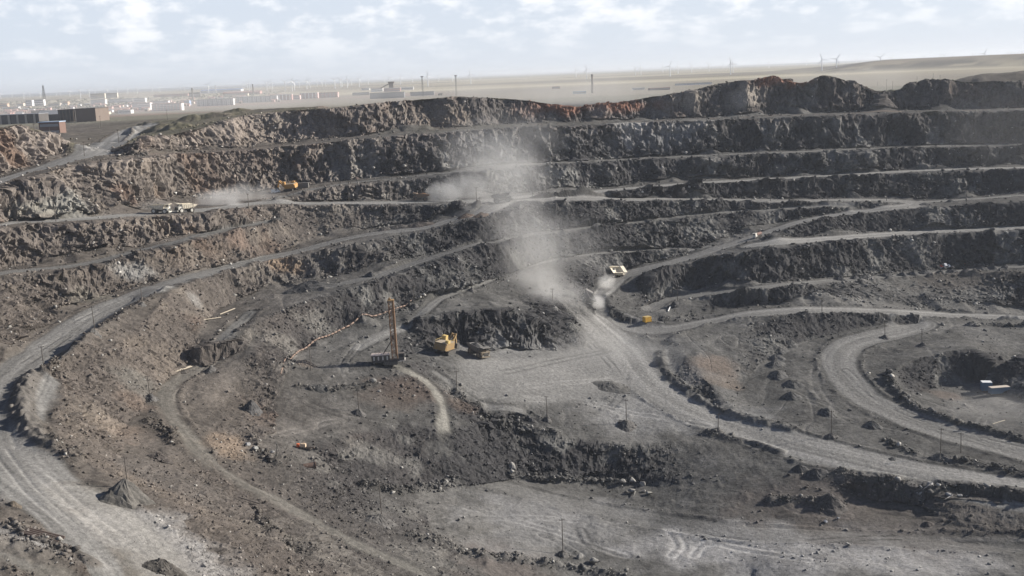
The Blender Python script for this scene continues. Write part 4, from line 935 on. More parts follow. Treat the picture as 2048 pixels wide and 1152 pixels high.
YEL = paint('shaded_dirty_yellow', (.30, .185, .06), .6, .45); YELB = paint('bright_yellow', (.55, .40, .15), .5, .2); ORG = paint('machine_orange', (.5, .27, .08), .6, .25)  # shovel yellow darkened for dirt and painted-in shade; brighter copy for its sunlit parts
shovel(890, 707, 1.15, 'big dirty yellow mining shovel loading a truck in the shadowed cut', YEL, YELB, 1.02)
shovel(580, 381, pi-.25, 'bright orange excavator with a dark arm parked on the bench at left', ORG, ORG, .85)

# dark container and white van beside the orange excavator
def container(u, v, heading, dims, label, m_wall, m_roof, cat='container', name='container', door=True):
    o = empty(name, label, cat); l, w_, h = dims
    b = MB().box((0, 0, h/2+.15), (l, w_, h))
    k = max(int(l/.5), 4)
    for i in range(k):
        for y in (-w_/2-.03, w_/2+.03): b.box((-l/2+(i+.5)*l/k, y, h/2+.15), (l/k*.45, .06, h*.9))
    b.build('wall', m_wall, o)
    MB().box((0, 0, h+.21), (l+.12, w_+.12, .12)).build('roof', m_roof, o)
    f = MB()
    for x in (-l/2, l/2):
        for y in (-w_/2, w_/2): f.box((x, y, h/2+.1), (.16, .16, h+.2))
    f.build('corner_post', m_wall, o)
    if door: MB().box((l/2+.04, 0, h*.5+.1), (.06, w_*.7, h*.8)).build('door', m_roof, o)
    MB().box((0, 0, .08), (l*.96, w_*.9, .16)).build('skid', DKS, o)
    p = spot(u, v); o.location = p+Vector((0, 0, .05)); o.rotation_euler = (0, 0, heading); return o
container(607, 377, -.05, (6.2, 2.6, 2.7), 'dark grey container box right of the orange excavator', GREYB, GREYB)
BLUEC = paint('pale_blue_wall', (.16, .24, .31), .7, .25); PALER = paint('pale_roof', (.55, .48, .40), .7, .15); BLUE = paint('blue_wall', (.07, .17, .27), .7, .35); WHT = paint('white_trim', (.72, .74, .74), .6, .15)
container(1998, 787, .12, (8.0, 2.6, 2.5), 'long pale blue container with a sunlit cream roof by the cut', BLUEC, PALER)
container(1972, 781, -.15, (3.8, 3.0, 3.5), 'taller blue cabin with white edges left of the pale blue container', BLUE, WHT, 'cabin', 'site_cabin')
container(1294, 644, .5, (3.2, 2.4, 2.4), 'small yellow equipment box beside the hairpin road', paint('yellow_box', (.72, .42, .06), .6, .15), YELB, 'equipment box', 'equipment_box')

def light_vehicle(u, v, heading, label, cat, name, m1, m2, dims=(4.6, 1.9, 1.7), kind='van'):
    o = empty(name, label, cat); l, w_, h = dims
    if kind == 'van': b = MB().prism([(-l/2, .4), (l/2, .4), (l/2, h*.52), (l*.36, h*.56), (l*.24, h), (-l/2, h)], -w_/2, w_/2)
    else: b = MB().prism([(-l/2, .5), (l/2, .5), (l/2, h*.55), (l*.25, h*.6), (l*.14, h), (-l*.08, h), (-l*.12, h*.6), (-l/2, h*.58)], -w_/2, w_/2)
    bd = b.build('body', m1, o)
    MB().box((l*.1, 0, h*.78), (l*.30, w_*1.02, h*.26)).build('window', GLASS, o)
    if kind != 'van': MB().box((-l*.32, 0, h*.62), (l*.3, w_*.8, h*.12)).build('cargo', m2, o)
    else: MB().box((-l/2-.03, 0, h*.55), (.06, w_*.92, h*.8)).build('rear_door', m2, o)
    for x in (-l*.3, l*.32):
        for y in (-w_/2+.1, w_/2-.1): MB().wheel((x, y, .42), .42, .28, 12).build('wheel', RUB, o, True)
    p = spot(u, v); seat_on_ground(o, p, heading, l/2, w_/2); return o
light_vehicle(552, 385, .1, 'small white van with a dark rear parked left of the orange excavator', 'van', 'van', paint('van_white', (.74, .77, .78), .5, .1), DKS, (5.0, 2.0, 2.3))
light_vehicle(1889, 535, .1, 'white and red pickup on the dark bench with dumped heaps', 'pickup', 'pickup_truck', paint('pickup_white', (.7, .7, .7), .5, .1), paint('red_cargo', (.55, .10, .05), .6, .1), (6.0, 2.2, 2.2), 'pickup')
def red_scrap(u, v, label):
    p = spot(u, v); o = empty('debris_crate', label, 'crate', p, .3)
    MB().box((0, 0, .5), (2.2, 1.2, .9)).box((1.9, .3, .3), (1.0, .8, .5)).build('box', paint('red_crate', (.55, .13, .07), .7, .2), o)
    MB().box((-.2, 0, 1.0), (1.6, .9, .12)).build('lid', paint('red_crate', (.55, .13, .07)), o)
red_scrap(1932, 533, 'red crate lying on the dark bench right of the pickup'); red_scrap(1905, 529, 'red crate lying just behind the white and red pickup')

def tank_truck(u, v, heading, label):
    """lorry with a rust red tank and a cream cab"""
    o = empty('water_truck', label, 'water truck')
    MB().box((0, 0, 1.0), (7.4, 1.2, .5)).build('chassis', DKS, o)
    t = MB().prism([(1.2*math.cos(a)*1.0, 2.2+1.05*math.sin(a)) for a in [2*math.pi*k/14 for k in range(14)]], 0, 1)
    tk = MB(); n = 14
    vv = [(x, 1.15*math.cos(2*math.pi*k/n), 2.25+1.0*math.sin(2*math.pi*k/n)) for x in (-3.6, 1.4) for k in range(n)]
    tk.add(vv, [(k, (k+1) % n, n+(k+1) % n, n+k) for k in range(n)]+[tuple(range(n))[::-1], tuple(range(n, 2*n))]).build('tank', paint('rust_red', (.22, .12, .095), .7, .35), o)
    c = MB().box((2.9, 0, 2.3), (1.8, 2.4, 2.2), None, .92).build('cab', CREAMW, o); MB().box((2.95, 0, 2.75), (1.84, 2.0, .7)).build('window', GLASS, c)
    MB().box((3.9, 0, 1.1), (.3, 2.5, .5)).build('bumper', CREAMW, o); MB().box((2.9, 0, 3.5), (1.9, 2.4, .16)).build('cab_roof', CREAMW, c)
    for x in (-2.8, -1.4, 2.7):
        for y in (-1.0, 1.0): MB().wheel((x, y, .6), .6, .4, 12).build('wheel', RUB, o, True)
    seat_on_ground(o, spot(u, v), heading, 3, 1); o.scale = (.85,)*3
tank_truck(1516, 475, pi+.75, 'small rust red and cream tank lorry at the fork of the two ramps')

# ------------------------------------------------------------------ blast hole drill
def drill(u, v):
    o = empty('drill_rig', 'rotary blast hole drill with a tall orange lattice mast and long shadow', 'drill rig')
    for y in (-1.9, 1.9):
        t = MB().prism([(-2.8, .5), (-2.4, .1), (2.4, .1), (2.8, .5), (2.8, .85), (2.4, 1.25), (-2.4, 1.25), (-2.8, .85)], y-.5, y+.5)
        for k in range(10): t.box((-2.3+k*.51, y, 1.28), (.36, 1.06, .09))
        t.build('crawler_track', GRIM, o)
    WH = paint('drill_white', (.62, .58, .53), .7, .35); DB = paint('drill_dark', (.075, .065, .06), .8, .35)
    MB().box((-1.0, 0, 1.55), (12.4, 4.2, .4)).build('main_frame', DB, o)
    h = MB().box((-3.7, 0, 2.9), (7.0, 3.9, 2.3)); hs = h.build('machinery_house', DB, o)
    pn = MB()
    for k in range(4): pn.box((-6.2+k*1.7, -1.98, 2.9), (.55, .06, 1.5))
    pn.build('side_panel', WH, hs)
    MB().box((-3.7, 0, 4.12), (7.3, 4.2, .16)).build('house_roof', paint('drill_roof', (.62, .52, .47), .75, .25), o)
    hr = MB()
    for k in range(6):
        for y in (-2, 2): hr.bar((-7.0+k*1.35, y, 4.2), (-7.0+k*1.35, y, 5.1), .045, 4)
    for y in (-2, 2): hr.bar((-7.0, y, 5.1), (-.3, y, 5.1), .045, 4)
    hr.build('handrail', DB, o)
    c = MB().box((4.3, -.6, 3.05), (2.2, 2.6, 2.6)).build('cab', DB, o); MB().box((4.35, -.6, 3.5), (2.24, 2.2, 1.1)).box((4.3, -.6, 3.5), (1.7, 2.66, 1.1)).build('window', GLASS, c)
    MB().box((4.6, 0, 1.5), (2.4, 4.4, .25)).box((5.4, -1.6, 1.6), (.9, .5, .4)).build('front_platform', WH, o)
    H_, mx, wd = 25.0, 1.75, 1.1; OR = paint('mast_orange', (.22, .12, .06), .7, .3); YM = paint('mast_yellow', (.36, .22, .09), .65, .25); RD = paint('mast_red', (.20, .11, .07), .7, .35)
    m = MB()
    for sx in (-1, 1):
        for sy in (-1, 1): m.bar((mx+sx*wd*.9, sy*wd, 1.6), (mx+sx*wd*.9, sy*wd, H_), .2, 6)
    ms = m.build('mast', OR, o)
    lc = MB(); z = 2.4; k = 0
    while z < H_-1.3:
        for sy in (-1, 1): lc.bar((mx-wd*.9, sy*wd, z), (mx+wd*.9, sy*wd, z+1.2 if k % 2 else z), .1, 4).bar((mx+wd*.9*(1 if k % 2 else -1), sy*wd, z), (mx-wd*.9*(1 if k % 2 else -1), sy*wd, z+1.25), .09, 4)
        lc.bar((mx-wd*.9, -wd, z), (mx-wd*.9, wd, z), .1, 4).bar((mx-wd*.9, -wd, z), (mx-wd*.9, wd, z+1.25), .09, 4); z += 1.25; k += 1
    lc.build('lattice', RD, ms)
    MB().box((mx+.55, 0, H_*.56), (.5, .6, H_*.86)).build('drill_pipe', YM, ms)
    MB().box((mx, 0, H_+.15), (2.5, 2.4, .35)).bar((mx-.5, -.4, H_+.6), (mx-.5, .4, H_+.6), .5, 10).build('crown_block', YM, ms)
    MB().box((mx-.4, 0, H_*.42), (1.1, 1.3, 1.6)).build('rotary_head', DB, ms)
    MB().bar((-2.6, -.9, 4.2), (mx-.6, -.8, 9.6), .14, 6).bar((-2.6, .9, 4.2), (mx-.6, .8, 9.6), .14, 6).build('mast_brace', DB, o)
    for x, y in ((-6.4, -1.7), (-6.4, 1.7), (4.6, 0)): MB().bar((x, y, .1), (x, y, 1.6), .22, 8).disc((x, y, .12), .1, .1).box((x, y, .08), (1.0, 1.0, .14)).build('levelling_jack', GRIM, o)
    p = spot(u, v); o.location = p+Vector((0, 0, .1)); o.rotation_euler = (0, -.012, .06)
drill(782, 731)

# ------------------------------------------------------------------ pipeline, planks, odds and ends
def pipeline():
    P = [ground(u, v) for u, v in [(562,758),(572,738),(580,722),(600,705),(640,683),(680,664),(735,641),(790,622),(830,608),(866,594)]]
    Q = []
    for a, b in zip(P, P[1:]):
        for k in range(6): q = a.lerp(b, k/6); Q.append(Vector((q.x, q.y, gz(q.x, q.y)+.85)))
    o = empty('pipeline', 'long rust brown pipeline running along the foot of the slope behind the drill', 'pipeline', Q[0]); L0 = Q[0].copy()
    MB().tube([q-L0 for q in Q], .34, 8).build('pipe', paint('pipe_brown', (.22, .15, .115), .75, .2), o, True)
    s = MB(); f = MB()
    for q in Q[::4]: s.box(q-L0-Vector((0, 0, .7)), (.5, .5, 1.0))
    s.build('support_block', GRIM, o)
    for i, (a, b) in enumerate(zip(Q[3::12], Q[4::12])): d = (b-a).normalized(); MB().bar(a-L0-d*.12, a-L0+d*.12, .48, 10).build('flange', GRIM, o)
pipeline()
def plank(u0, v0, u1, v1, label, c=(.48, .42, .33), n=1, r=.22):
    a, b = spot(u0, v0), spot(u1, v1); d = (b-a); m = MB(); s = Vector((-d.y, d.x, 0)).normalized()
    for k in range(n): m.bar(Vector((0, 0, .3))+s*k*.7, d+Vector((0, 0, .3))+s*k*.8, r, 6)
    o = m.build('timber_pole', paint('timber'+label[:8], c, .85, .15)); o.location = a; tag(o, label, 'timber')
plank(349, 745, 384, 734, 'pair of pale timber poles lying on the left bench', n=2); plank(440, 629, 470, 619, 'pale timber pole lying on the left middle flat, upper one', n=1); plank(400, 642, 442, 636, 'thin pale timber pole lying at the slope foot of the left middle flat', n=1, r=.12)
plank(1336, 623, 1342, 612, 'short white post propped on the black rocks by the hairpin road', (.7, .7, .68), 1, .28); plank(1985, 1-0+848, 2010, 841, 'thin pale timber lying on the low ground at far right', n=1, r=.15)
plank(478, 999, 520, 1011, 'dark timber lying across the left foreground road edge', (.07, .06, .055), 1, .25)
plank(45, 1075, 118, 1098, 'bundle of dark rusty pipes lying on the berm at bottom left', (.085, .06, .05), 4, .32)
def big_pipe(u, v):
    p = spot(u, v); o = empty('pipe_section', 'short wide rusted pipe section lying on the floor edge', 'pipe section', p, .35)
    n = 18; v_ = []; 
    for x in (-2.3, 2.3):
        for r in (1.0, .86): v_ += [(x, r*math.cos(2*math.pi*k/n), 1.0+r*math.sin(2*math.pi*k/n)) for k in range(n)]
    f = []
    for k in range(n):
        j = (k+1) % n; f += [(k, j, 2*n+j, 2*n+k), (n+k, 3*n+k, 3*n+j, n+j), (k, n+k, n+j, j), (2*n+k, 2*n+j, 3*n+j, 3*n+k)]
    MB().add(v_, f).build('shell', paint('rust_brown', (.10, .06, .045), .85, .2), o); 
    q = MB()
    for x in (-2.2, 2.2): q.bar((x-.08, 0, 1.0), (x+.08, 0, 1.0), .01, 4)
    fl = [];  vv = []
    for x in (2.0, 2.3):
        for r in (1.18, 1.02): vv += [(x, r*math.cos(2*math.pi*k/n), 1.0+r*math.sin(2*math.pi*k/n)) for k in range(n)]
    MB().add(vv, f).build('flange', paint('rust_brown', (.10, .06, .045)), o)
big_pipe(617, 935)
def small_gear(u, v):
    p = spot(u, v); o = empty('pump_unit', 'small orange and cream pump unit on a log skid on the open floor', 'pump', p, -.15)
    MB().bar((-4.0, .2, .3), (4.6, -.3, .3), .3, 7).bar((-1.6, -.7, .25), (3.8, -1.0, .25), .24, 7).build('log_skid', paint('skid_wood', (.11, .085, .07), .9, .2), o)
    MB().box((-.9, -.2, 1.0), (.8, .8, 1.1)).build('fuel_tank', paint('signal_orange', (.75, .16, .05), .6, .1), o)
    MB().box((.9, -.2, 1.05), (1.7, 1.1, 1.1)).bar((1.2, -.2, 1.5), (1.2, -.2, 2.2), .1, 6).build('motor', paint('cream_motor', (.62, .47, .33), .6, .2), o)
small_gear(602, 895)
def crane_trellis(u, v):
    p = spot(u, v); o = empty('warning_tripod', 'thin dark steel tripod behind the pale boulders at the floor edge', 'tripod', p)
    m = MB()
    for k in range(3): a = 2.1*k; m.bar((1.1*math.cos(a), 1.1*math.sin(a), 0), (0, 0, 4.2), .09, 5)
    m.build('leg_frame', DKS, o); MB().bar((0, 0, 4.1), (0, 0, 4.7), .2, 6).build('head', DKS, o)
crane_trellis(556, 918)

# ------------------------------------------------------------------ town, works and wind farm on the plain
def place(u0, u1, vb):
    a, b = plain_at(u0, vb), plain_at(u1, vb-(u1-u0)*.0405); return a, b
def block(u0, u1, vt, vb, label, mw, mr, cat='building', name='building', depth=14, floors=0, bays=0, mwin=None, gable=0, group=None, trim=None):
    """a building seen between pixels u0..u1; its height comes from vt..vb"""
    a, b = place(u0, u1, vb); d = b-a; l = d.length; h = (vb-vt)/pxm(a)
    o = empty(name, label, cat, (a+b)/2, math.atan2(d.y, d.x), group)
    MB().box((0, depth/2, h/2-.3), (l, depth, h+.6)).build('wall', mw, o)
    if gable: MB().prism([(-.6, h), (depth/2, h+gable), (depth+.6, h)], -l/2-.5, l/2+.5).build('roof', mr, o).rotation_euler = (0, 0, 0)
    else: MB().box((0, depth/2, h+.35), (l+.8, depth+.8, .7)).build('roof', mr, o)
    if gable:       # the prism runs along y: turn it to run along the block
        r = [c for c in o.children if c.name.startswith('roof')][0]; r.matrix_local = Matrix(((0, 1, 0, 0), (1, 0, 0, 0), (0, 0, 1, 0), (0, 0, 0, 1)))
    if floors:
        for f in range(floors):
            w_ = MB(); n = max(int(l/3.6), 2)
            if n < 14: w_.box((0, -.04, h*(f+.55)/floors), (l*.9, .12, h/floors*.4))
            else:
                for k in range(n): w_.box((-l/2+(k+.5)*l/n, -.04, h*(f+.55)/floors), (l/n*.5, .12, h/floors*.45))
            w_.build('window', mwin or WINM, o)
    if bays:
        for k in range(bays): MB().box((-l/2+(k+.5)*l/bays, -.5, h*.5), (l/bays*.22, 1.0, h*.98)).build('stairwell', trim or WINM, o)
    return o
WINM = paint('far_window', (.30, .31, .33), .4, .2); CON = paint('concrete_grey', (.60, .61, .62), .85, .1, 0, .2); CONW = paint('concrete_white', (.82, .81, .79), .85, .08, 0, .2); CONC = paint('concrete_cream', (.72, .64, .52), .85, .15, 0, .2)
REDW = paint('red_wall', (.48, .29, .26), .85, .15, 0, .2); PINK = paint('pink_wall', (.66, .47, .43), .85, .15, 0, .2); RROOF = paint('red_roof', (.34, .20, .17), .85, .15, 0, .2); GROOF = paint('grey_roof', (.25, .26, .28), .85, .2, 0, .2); BROOF = paint('blue_roof', (.17, .24, .38), .8, .15, 0, .2)
BRWN = paint('brown_wall', (.165, .13, .11), .9, .15, 0, .15); DKW = paint('dark_wall', (.095, .088, .085), .9, .2, 0, .15); ORW = paint('orange_wall', (.6, .43, .3), .85, .1, 0, .2)
# works on the left
block(118,152,221,245,'dark left bay of the big concrete hall on the plateau edge',DKW,DKW,depth=40,bays=5,trim=BRWN,name='concrete_hall')
block(153,193,219,246,'big windowless brown concrete hall, tallest of the works at left',BRWN,DKW,depth=45,name='concrete_hall')
block(80,121,246,272,'red-brown brick building with a pale blue roof edge beside the exit road',paint('brick_red', (.17, .105, .085), .9, .15, 0, .4),paint('pale_blue_edge', (.36, .44, .55), .7, .15),depth=14,floors=2,name='brick_building')
block(-40,79,233,251,'long low dark plant shed with pale arches at the far left',DKW,GROOF,depth=30,bays=7,trim=paint('pale_pier', (.42, .38, .33), .9, .1),name='plant_shed')
block(63,91,222,234,'dark square plant block behind the long low shed',DKW,DKW,depth=22,name='plant_block'); block(76,118,230,243,'dark plant shed with grey sloping roof between block and hall',DKW,GROOF,depth=25,gable=5,name='plant_shed')
# town, far left to centre
for a in [
 (52,65,201,213,'white slab building below the lattice mast, left of a pair',CONW,GROOF,3),(67,88,200,212,'white slab building below the lattice mast, right of a pair',CONW,GROOF,3),(96,120,208,213,'long low pale yellow building right of the white slabs',CONC,GROOF,1),(126,136,204,211,'small orange building right of the pale yellow one',ORW,RROOF,1),
 (0,15,208,215,'small orange block at the left edge of the town',ORW,RROOF,1),(34,47,207,213,'small beige block left of the white slabs',CONC,RROOF,1),(5,37,215,219,'low white row at the left edge of the town',CONW,GROOF,1),
 (181,210,188,198,'beige apartment block farthest back above the brown hall, left of a pair',CONC,GROOF,3),(211,235,187,196,'beige apartment block farthest back above the brown hall, right of a pair',CONC,GROOF,3),
 (182,211,200,210,'white apartment block just above the brown concrete hall',CONW,RROOF,4),(218,266,199,206,'long low white apartment row right of the brown hall',CONW,GROOF,2),(267,291,197,209,'taller white apartment block at the right end of the long low row',CONW,GROOF,4),
 (265,301,207,221,'white block with a red base left of the pinkish apartments',CONW,RROOF,4),(300,337,203,211,'white apartment block behind the pinkish one',CONW,GROOF,3),(236,262,221,228,'low white hall with grey roof in the middle of the red houses',CONW,GROOF,1),
 (204,216,224,229,'tiny cream house right of the brown concrete hall',CONC,RROOF,1),(369,379,202,211,'small bright blue and white building between the apartment blocks',paint('sky_blue_wall', (.3, .42, .62), .8, .1),BROOF,2),
 (448,496,189,195,'long pale beige building above the grey apartment blocks',CONC,GROOF,2),(307,376,190,195,'long low dark red building above the white apartments',REDW,RROOF,1),(378,400,186,195,'dark grey works block between red and blue roofs',DKW,GROOF,1),
 (586,600,191,199,'pale pinkish block right of the red terrace',PINK,RROOF,2),
 (723,739,177,181,'white row building farthest left below the headframe tower',CONW,GROOF,1),(742,766,177,184,'white and red striped building left of the headframe tower',CONW,RROOF,2),(767,801,177,184,'red and white building directly below the headframe tower',REDW,CONW,2),(802,827,175,180,'long white shed right of the headframe tower',CONW,CONW,1),
 (705,738,186,191,'long dark roofed shed left of the grey works',DKW,GROOF,1),(740,809,187,198,'big dark grey works building nearest the rim at centre',GROOF,DKW,1),(821,868,185,192,'low grey works building behind the lattice tower',GROOF,DKW,1),
 (1147,1172,184,188,'pale blue shed on the plain left of the centre chimney',paint('pale_cyan', (.42, .52, .56), .8, .1),BROOF,1),(1104,1120,174,178,'small red shed on the dusty plain left of the centre chimney',REDW,RROOF,1),(1266,1290,177,180,'small white shed on the plain right of the centre chimney',CONW,GROOF,1),
 (1298,1340,177,181,'low red brown shed beside the small white one on the plain',BRWN,RROOF,1),(1352,1424,168,171,'very long thin white wall building far out on the plain',CONW,GROOF,0),
 ]: block(*a[:4], a[4], a[5], a[6], floors=a[7], depth=14)
block(304,364,209,223,'long white apartment block with pink base, nearest of the town',CONW,RROOF,floors=4,bays=9,trim=PINK,name='apartment_block',cat='apartment block')
block(394,467,200,213,'long grey apartment block with dark stairwells, left of a pair',CON,GROOF,floors=4,bays=8,name='apartment_block',cat='apartment block')
block(473,554,195,206,'long grey apartment block with dark stairwells, right of a pair',CON,GROOF,floors=4,bays=9,name='apartment_block',cat='apartment block')
block(555,584,190,201,'red terrace with white gables beside the grey apartments',REDW,CONW,floors=3,bays=4,trim=CONW,name='apartment_block',cat='apartment block')
block(600,636,187,198,'pink and white apartment row, left of a pair behind the rim',PINK,CONW,floors=3,bays=5,trim=CONW,name='apartment_block',cat='apartment block'); block(638,676,186,196,'pink and red apartment row, right of a pair behind the rim',PINK,RROOF,floors=3,bays=5,trim=REDW,name='apartment_block',cat='apartment block')
block(401,482,182,187,'very long shed with a blue roof at the back of the town',CONW,BROOF,depth=60,gable=6,name='long_shed',cat='shed'); block(446,520,186,191,'long bright red shed in front of the blue roof',REDW,RROOF,depth=40,gable=4,name='long_shed',cat='shed')
# small houses of the old town
for k in range(150):
    r = random.random; u = r()*560+8; vb = 190-u*.0405+random.uniform(27, 46)*(1 if u < 330 else .82); w_ = random.uniform(4, 13)
    if 110 < u < 200 and vb > 219: continue
    h = random.uniform(2.2, 3.6); c = random.choice([(BRWN, RROOF), (PINK, RROOF), (CONC, RROOF), (REDW, RROOF), (BRWN, GROOF), (CONW, GROOF)])
    a, b = place(u, u+w_, vb); l = (b-a).length
    o = MB().box((0, 4, 1.7), (l, 8, 4)).build('small_house', c[0]); o.location = (a+b)/2; o.rotation_euler = (0, 0, math.atan2((b-a).y, (b-a).x))
    tag(o, 'low reddish or grey house among the crowded houses of the far town', 'house', 'small houses of the far town')
    rf = MB().add([(-l/2-.3, -.4, 3.7), (l/2+.3, -.4, 3.7), (l/2+.3, 8.4, 3.7), (-l/2-.3, 8.4, 3.7), (-l/2-.3, 4, 5.4), (l/2+.3, 4, 5.4)], [(0, 1, 5, 4), (2, 3, 4, 5), (0, 4, 3), (1, 2, 5), (3, 2, 1, 0)]).build('roof', c[1], o)

def stack(u, vt, vb, label, r=2.2, m=None, name='chimney'):
    p = plain_at(u, vb); h = (vb-vt)/pxm(p); r = max(r, .9/pxm(p))
    o = empty(name, label, 'chimney', p); MB().bar((0, 0, -1), (0, 0, h), r*1.25, 12, r*.8).build('shaft', m or DKW, o); MB().bar((0, 0, h*.93), (0, 0, h+.6), r*.98, 12).build('rim_band', GRIM, o)
stack(386,177,200,'dark chimney stack rising between the white and grey apartments',2.2); stack(432,171,187,'slender grey chimney behind the blue roofed shed',1.6,CON); stack(507,169,190,'dark chimney stack at the right end of the red shed',2.0); stack(1185,150,186,'lone brown chimney out on the dusty plain at centre',1.8,BRWN)
def lattice(u, vt, vb, label, base, top, head=False, rim=False):
    p = plain_at(u, vb) if not rim else spot(u, vb); h = (vb-vt)/pxm(p); o = empty('lattice_tower', label, 'lattice tower', p)
    m = MB(); r = max(.13, .32/pxm(p)); n = 9
    q = lambda k, sx, sy: Vector((sx*(base+(top-base)*k/n), sy*(base+(top-base)*k/n), h*k/n))
    for k in range(n):
        for sx, sy, tx, ty in ((-1,-1,1,-1),(1,-1,1,1),(1,1,-1,1),(-1,1,-1,-1)):
            m.bar(q(k, sx, sy), q(k+1, sx, sy), r, 4).bar(q(k, sx, sy), q(k+1, tx, ty), r*.6, 4)
    m.build('frame', STEELD, o)
    if head: MB().box((0, 0, h), (top*2+3.5, top*2+2, 1.6)).build('platform', STEELD, o)
    else: MB().bar((0, 0, h), (0, 0, h*1.06), r, 4).build('antenna', STEELD, o)
lattice(90,172,208,'tall dark lattice mast rising over the left part of the town',4.5,1.2)
lattice(846,154,193,'lattice floodlight tower on the far rim, left of a pair',1.3,.9,True,True); lattice(913,152,191,'lattice floodlight tower on the far rim by the dark heap, right of a pair',1.3,.9,True,True)
for u, vb, h, t in [(1773,181,22,'pole in the notch of the far rim, left of a pair'),(1785,181,18,'pole in the notch of the far rim, right of a pair'),(1866,160,14,'distant pole beyond the right rim on the pale plain'),(1834,162,9,'tiny distant pole above the right rim'),(1755,172,8,'tiny distant pole left of the rim notch'),(1880,158,8,'tiny distant pole at the foot of the flat dark dump')]:
    p = plain_at(u, max(vb, 150)); h = h/pxm(p); o = empty('utility_pole', t, 'utility pole', p, 0, 'utility poles of the mine power lines'); r = max(.2, .3/pxm(p)); MB().bar((0, 0, 0), (0, 0, h), r, 5).build('shaft', WOODP, o); MB().box((0, 0, h*.95), (2.2, .2, .2)).build('crossarm', WOODP, o)
def headframe(u, vt, vb):
    p = plain_at(u, vb); h = (vb-vt)/pxm(p); o = empty('headframe_tower', 'brown headframe tower with a sloping conveyor gallery behind the centre works', 'tower', p)
    MB().box((0, 0, h*.5), (h*.6, h*.5, h)).box((0, 0, h*.93), (h*.8, h*.6, h*.22)).build('shaft_house', BRWN, o)
    MB().bar((-h*.3, 0, h*.75), (-h*1.9, 0, h*.05), h*.09, 4).build('conveyor_gallery', BRWN, o)
headframe(783, 164, 179)

TURB = paint('turbine_white', (.82, .83, .84), .5, .02)
def turbine_proto():
    tw = MB().bar((0, 0, 0), (0, 0, 42), 1.9, 10, 1.2)
    nc = MB().box((0, 1.4, 43.0), (2.4, 6.5, 2.6)).bar((0, -2.8, 43.0), (0, -5.0, 43.0), 1.3, 8, .6)
    bl = MB(); 
    for k in range(3):
        a = 2*math.pi*k/3+math.pi/2; d = Vector((math.cos(a), 0, math.sin(a))); s = Vector((-math.sin(a), .35, math.cos(a)))
        c = Vector((0, -4.2, 43.0)); ps = []
        for q, w_ in ((0, 1.0), (4, 2.0), (14, 1.5), (25, .6)): ps += [c+d*q+s*w_*.6, c+d*q-s*w_*.6]
        th = Vector((0, .45, 0)); n = len(ps); v = ps+[x+th for x in ps]; f = []
        for i in range(0, n-2, 2): f += [(i, i+1, i+3, i+2), (n+i+2, n+i+3, n+i+1, n+i), (i, i+2, n+i+2, n+i), (i+3, i+1, n+i+1, n+i+3)]
        bl.add(v, f+[(0, n, n+1, 1), (n-2, n-1, 2*n-1, 2*n-2)])
    return tw, nc, bl
TLIST = [(1,12),(24,10),(47,14),(59,11),(80,13),(113,9),(120,10),(139,14),(160,19),(178,17),(190,12),(214,14),(234,15),(255,14),(274,13),(304,13),(319,12),(360,11),(369,12),(416,20),(487,13),(494,14),(498,17),(533,19),(539,15),(544,17),(570,22),(583,24),(588,22),(598,16),(613,21),(619,18),(634,14),(644,14),(651,15),(669,23),(681,20),(684,18),(694,21),(696,16),(703,15),(718,20),(736,14),(769,14),(778,16),(783,12),(801,17),(825,13),(855,27),(877,14),(905,15),(941,24),(960,14),(1062,14),
 (1152,20),(1173,28),(1196,12),(1241,14),(1271,21),(1282,21),(1303,12),(1326,17),(1340,31),(1356,22),(1383,20),(1400,12),(1418,20),(1446,12),(1461,32),(1466,26),(1516,12),(1538,16),(1566,10),(1613,12),(1644,34),(1673,33),(1713,13),(1724,10),(1761,28),(1784,15),(1804,10),(1849,12),(1869,11),(1881,13),(1889,20),(1905,11),(1946,15),(1969,26),(2015,12),(2021,14),(2029,12),(2036,12),(2045,15)]
LMK = [(-50,'the left picture edge'),(90,'the tall lattice mast'),(173,'the brown concrete hall'),(335,'the pinkish apartments'),(386,'the first dark chimney'),(507,'the dark chimney by the red shed'),(570,'the red terrace'),(640,'the pink apartment rows'),(705,'the long dark shed'),(783,'the headframe tower'),(846,'the left floodlight tower'),(913,'the right floodlight tower'),(1185,'the lone brown chimney'),(1352,'the long white wall building'),(1500,'the highest rim knoll'),(1650,'the second rim knoll'),(1779,'the two poles in the rim notch'),(1910,'the flat dark dump')]
ORD = ['first','second','third','fourth','fifth','sixth','seventh','eighth','ninth','tenth','eleventh','twelfth']
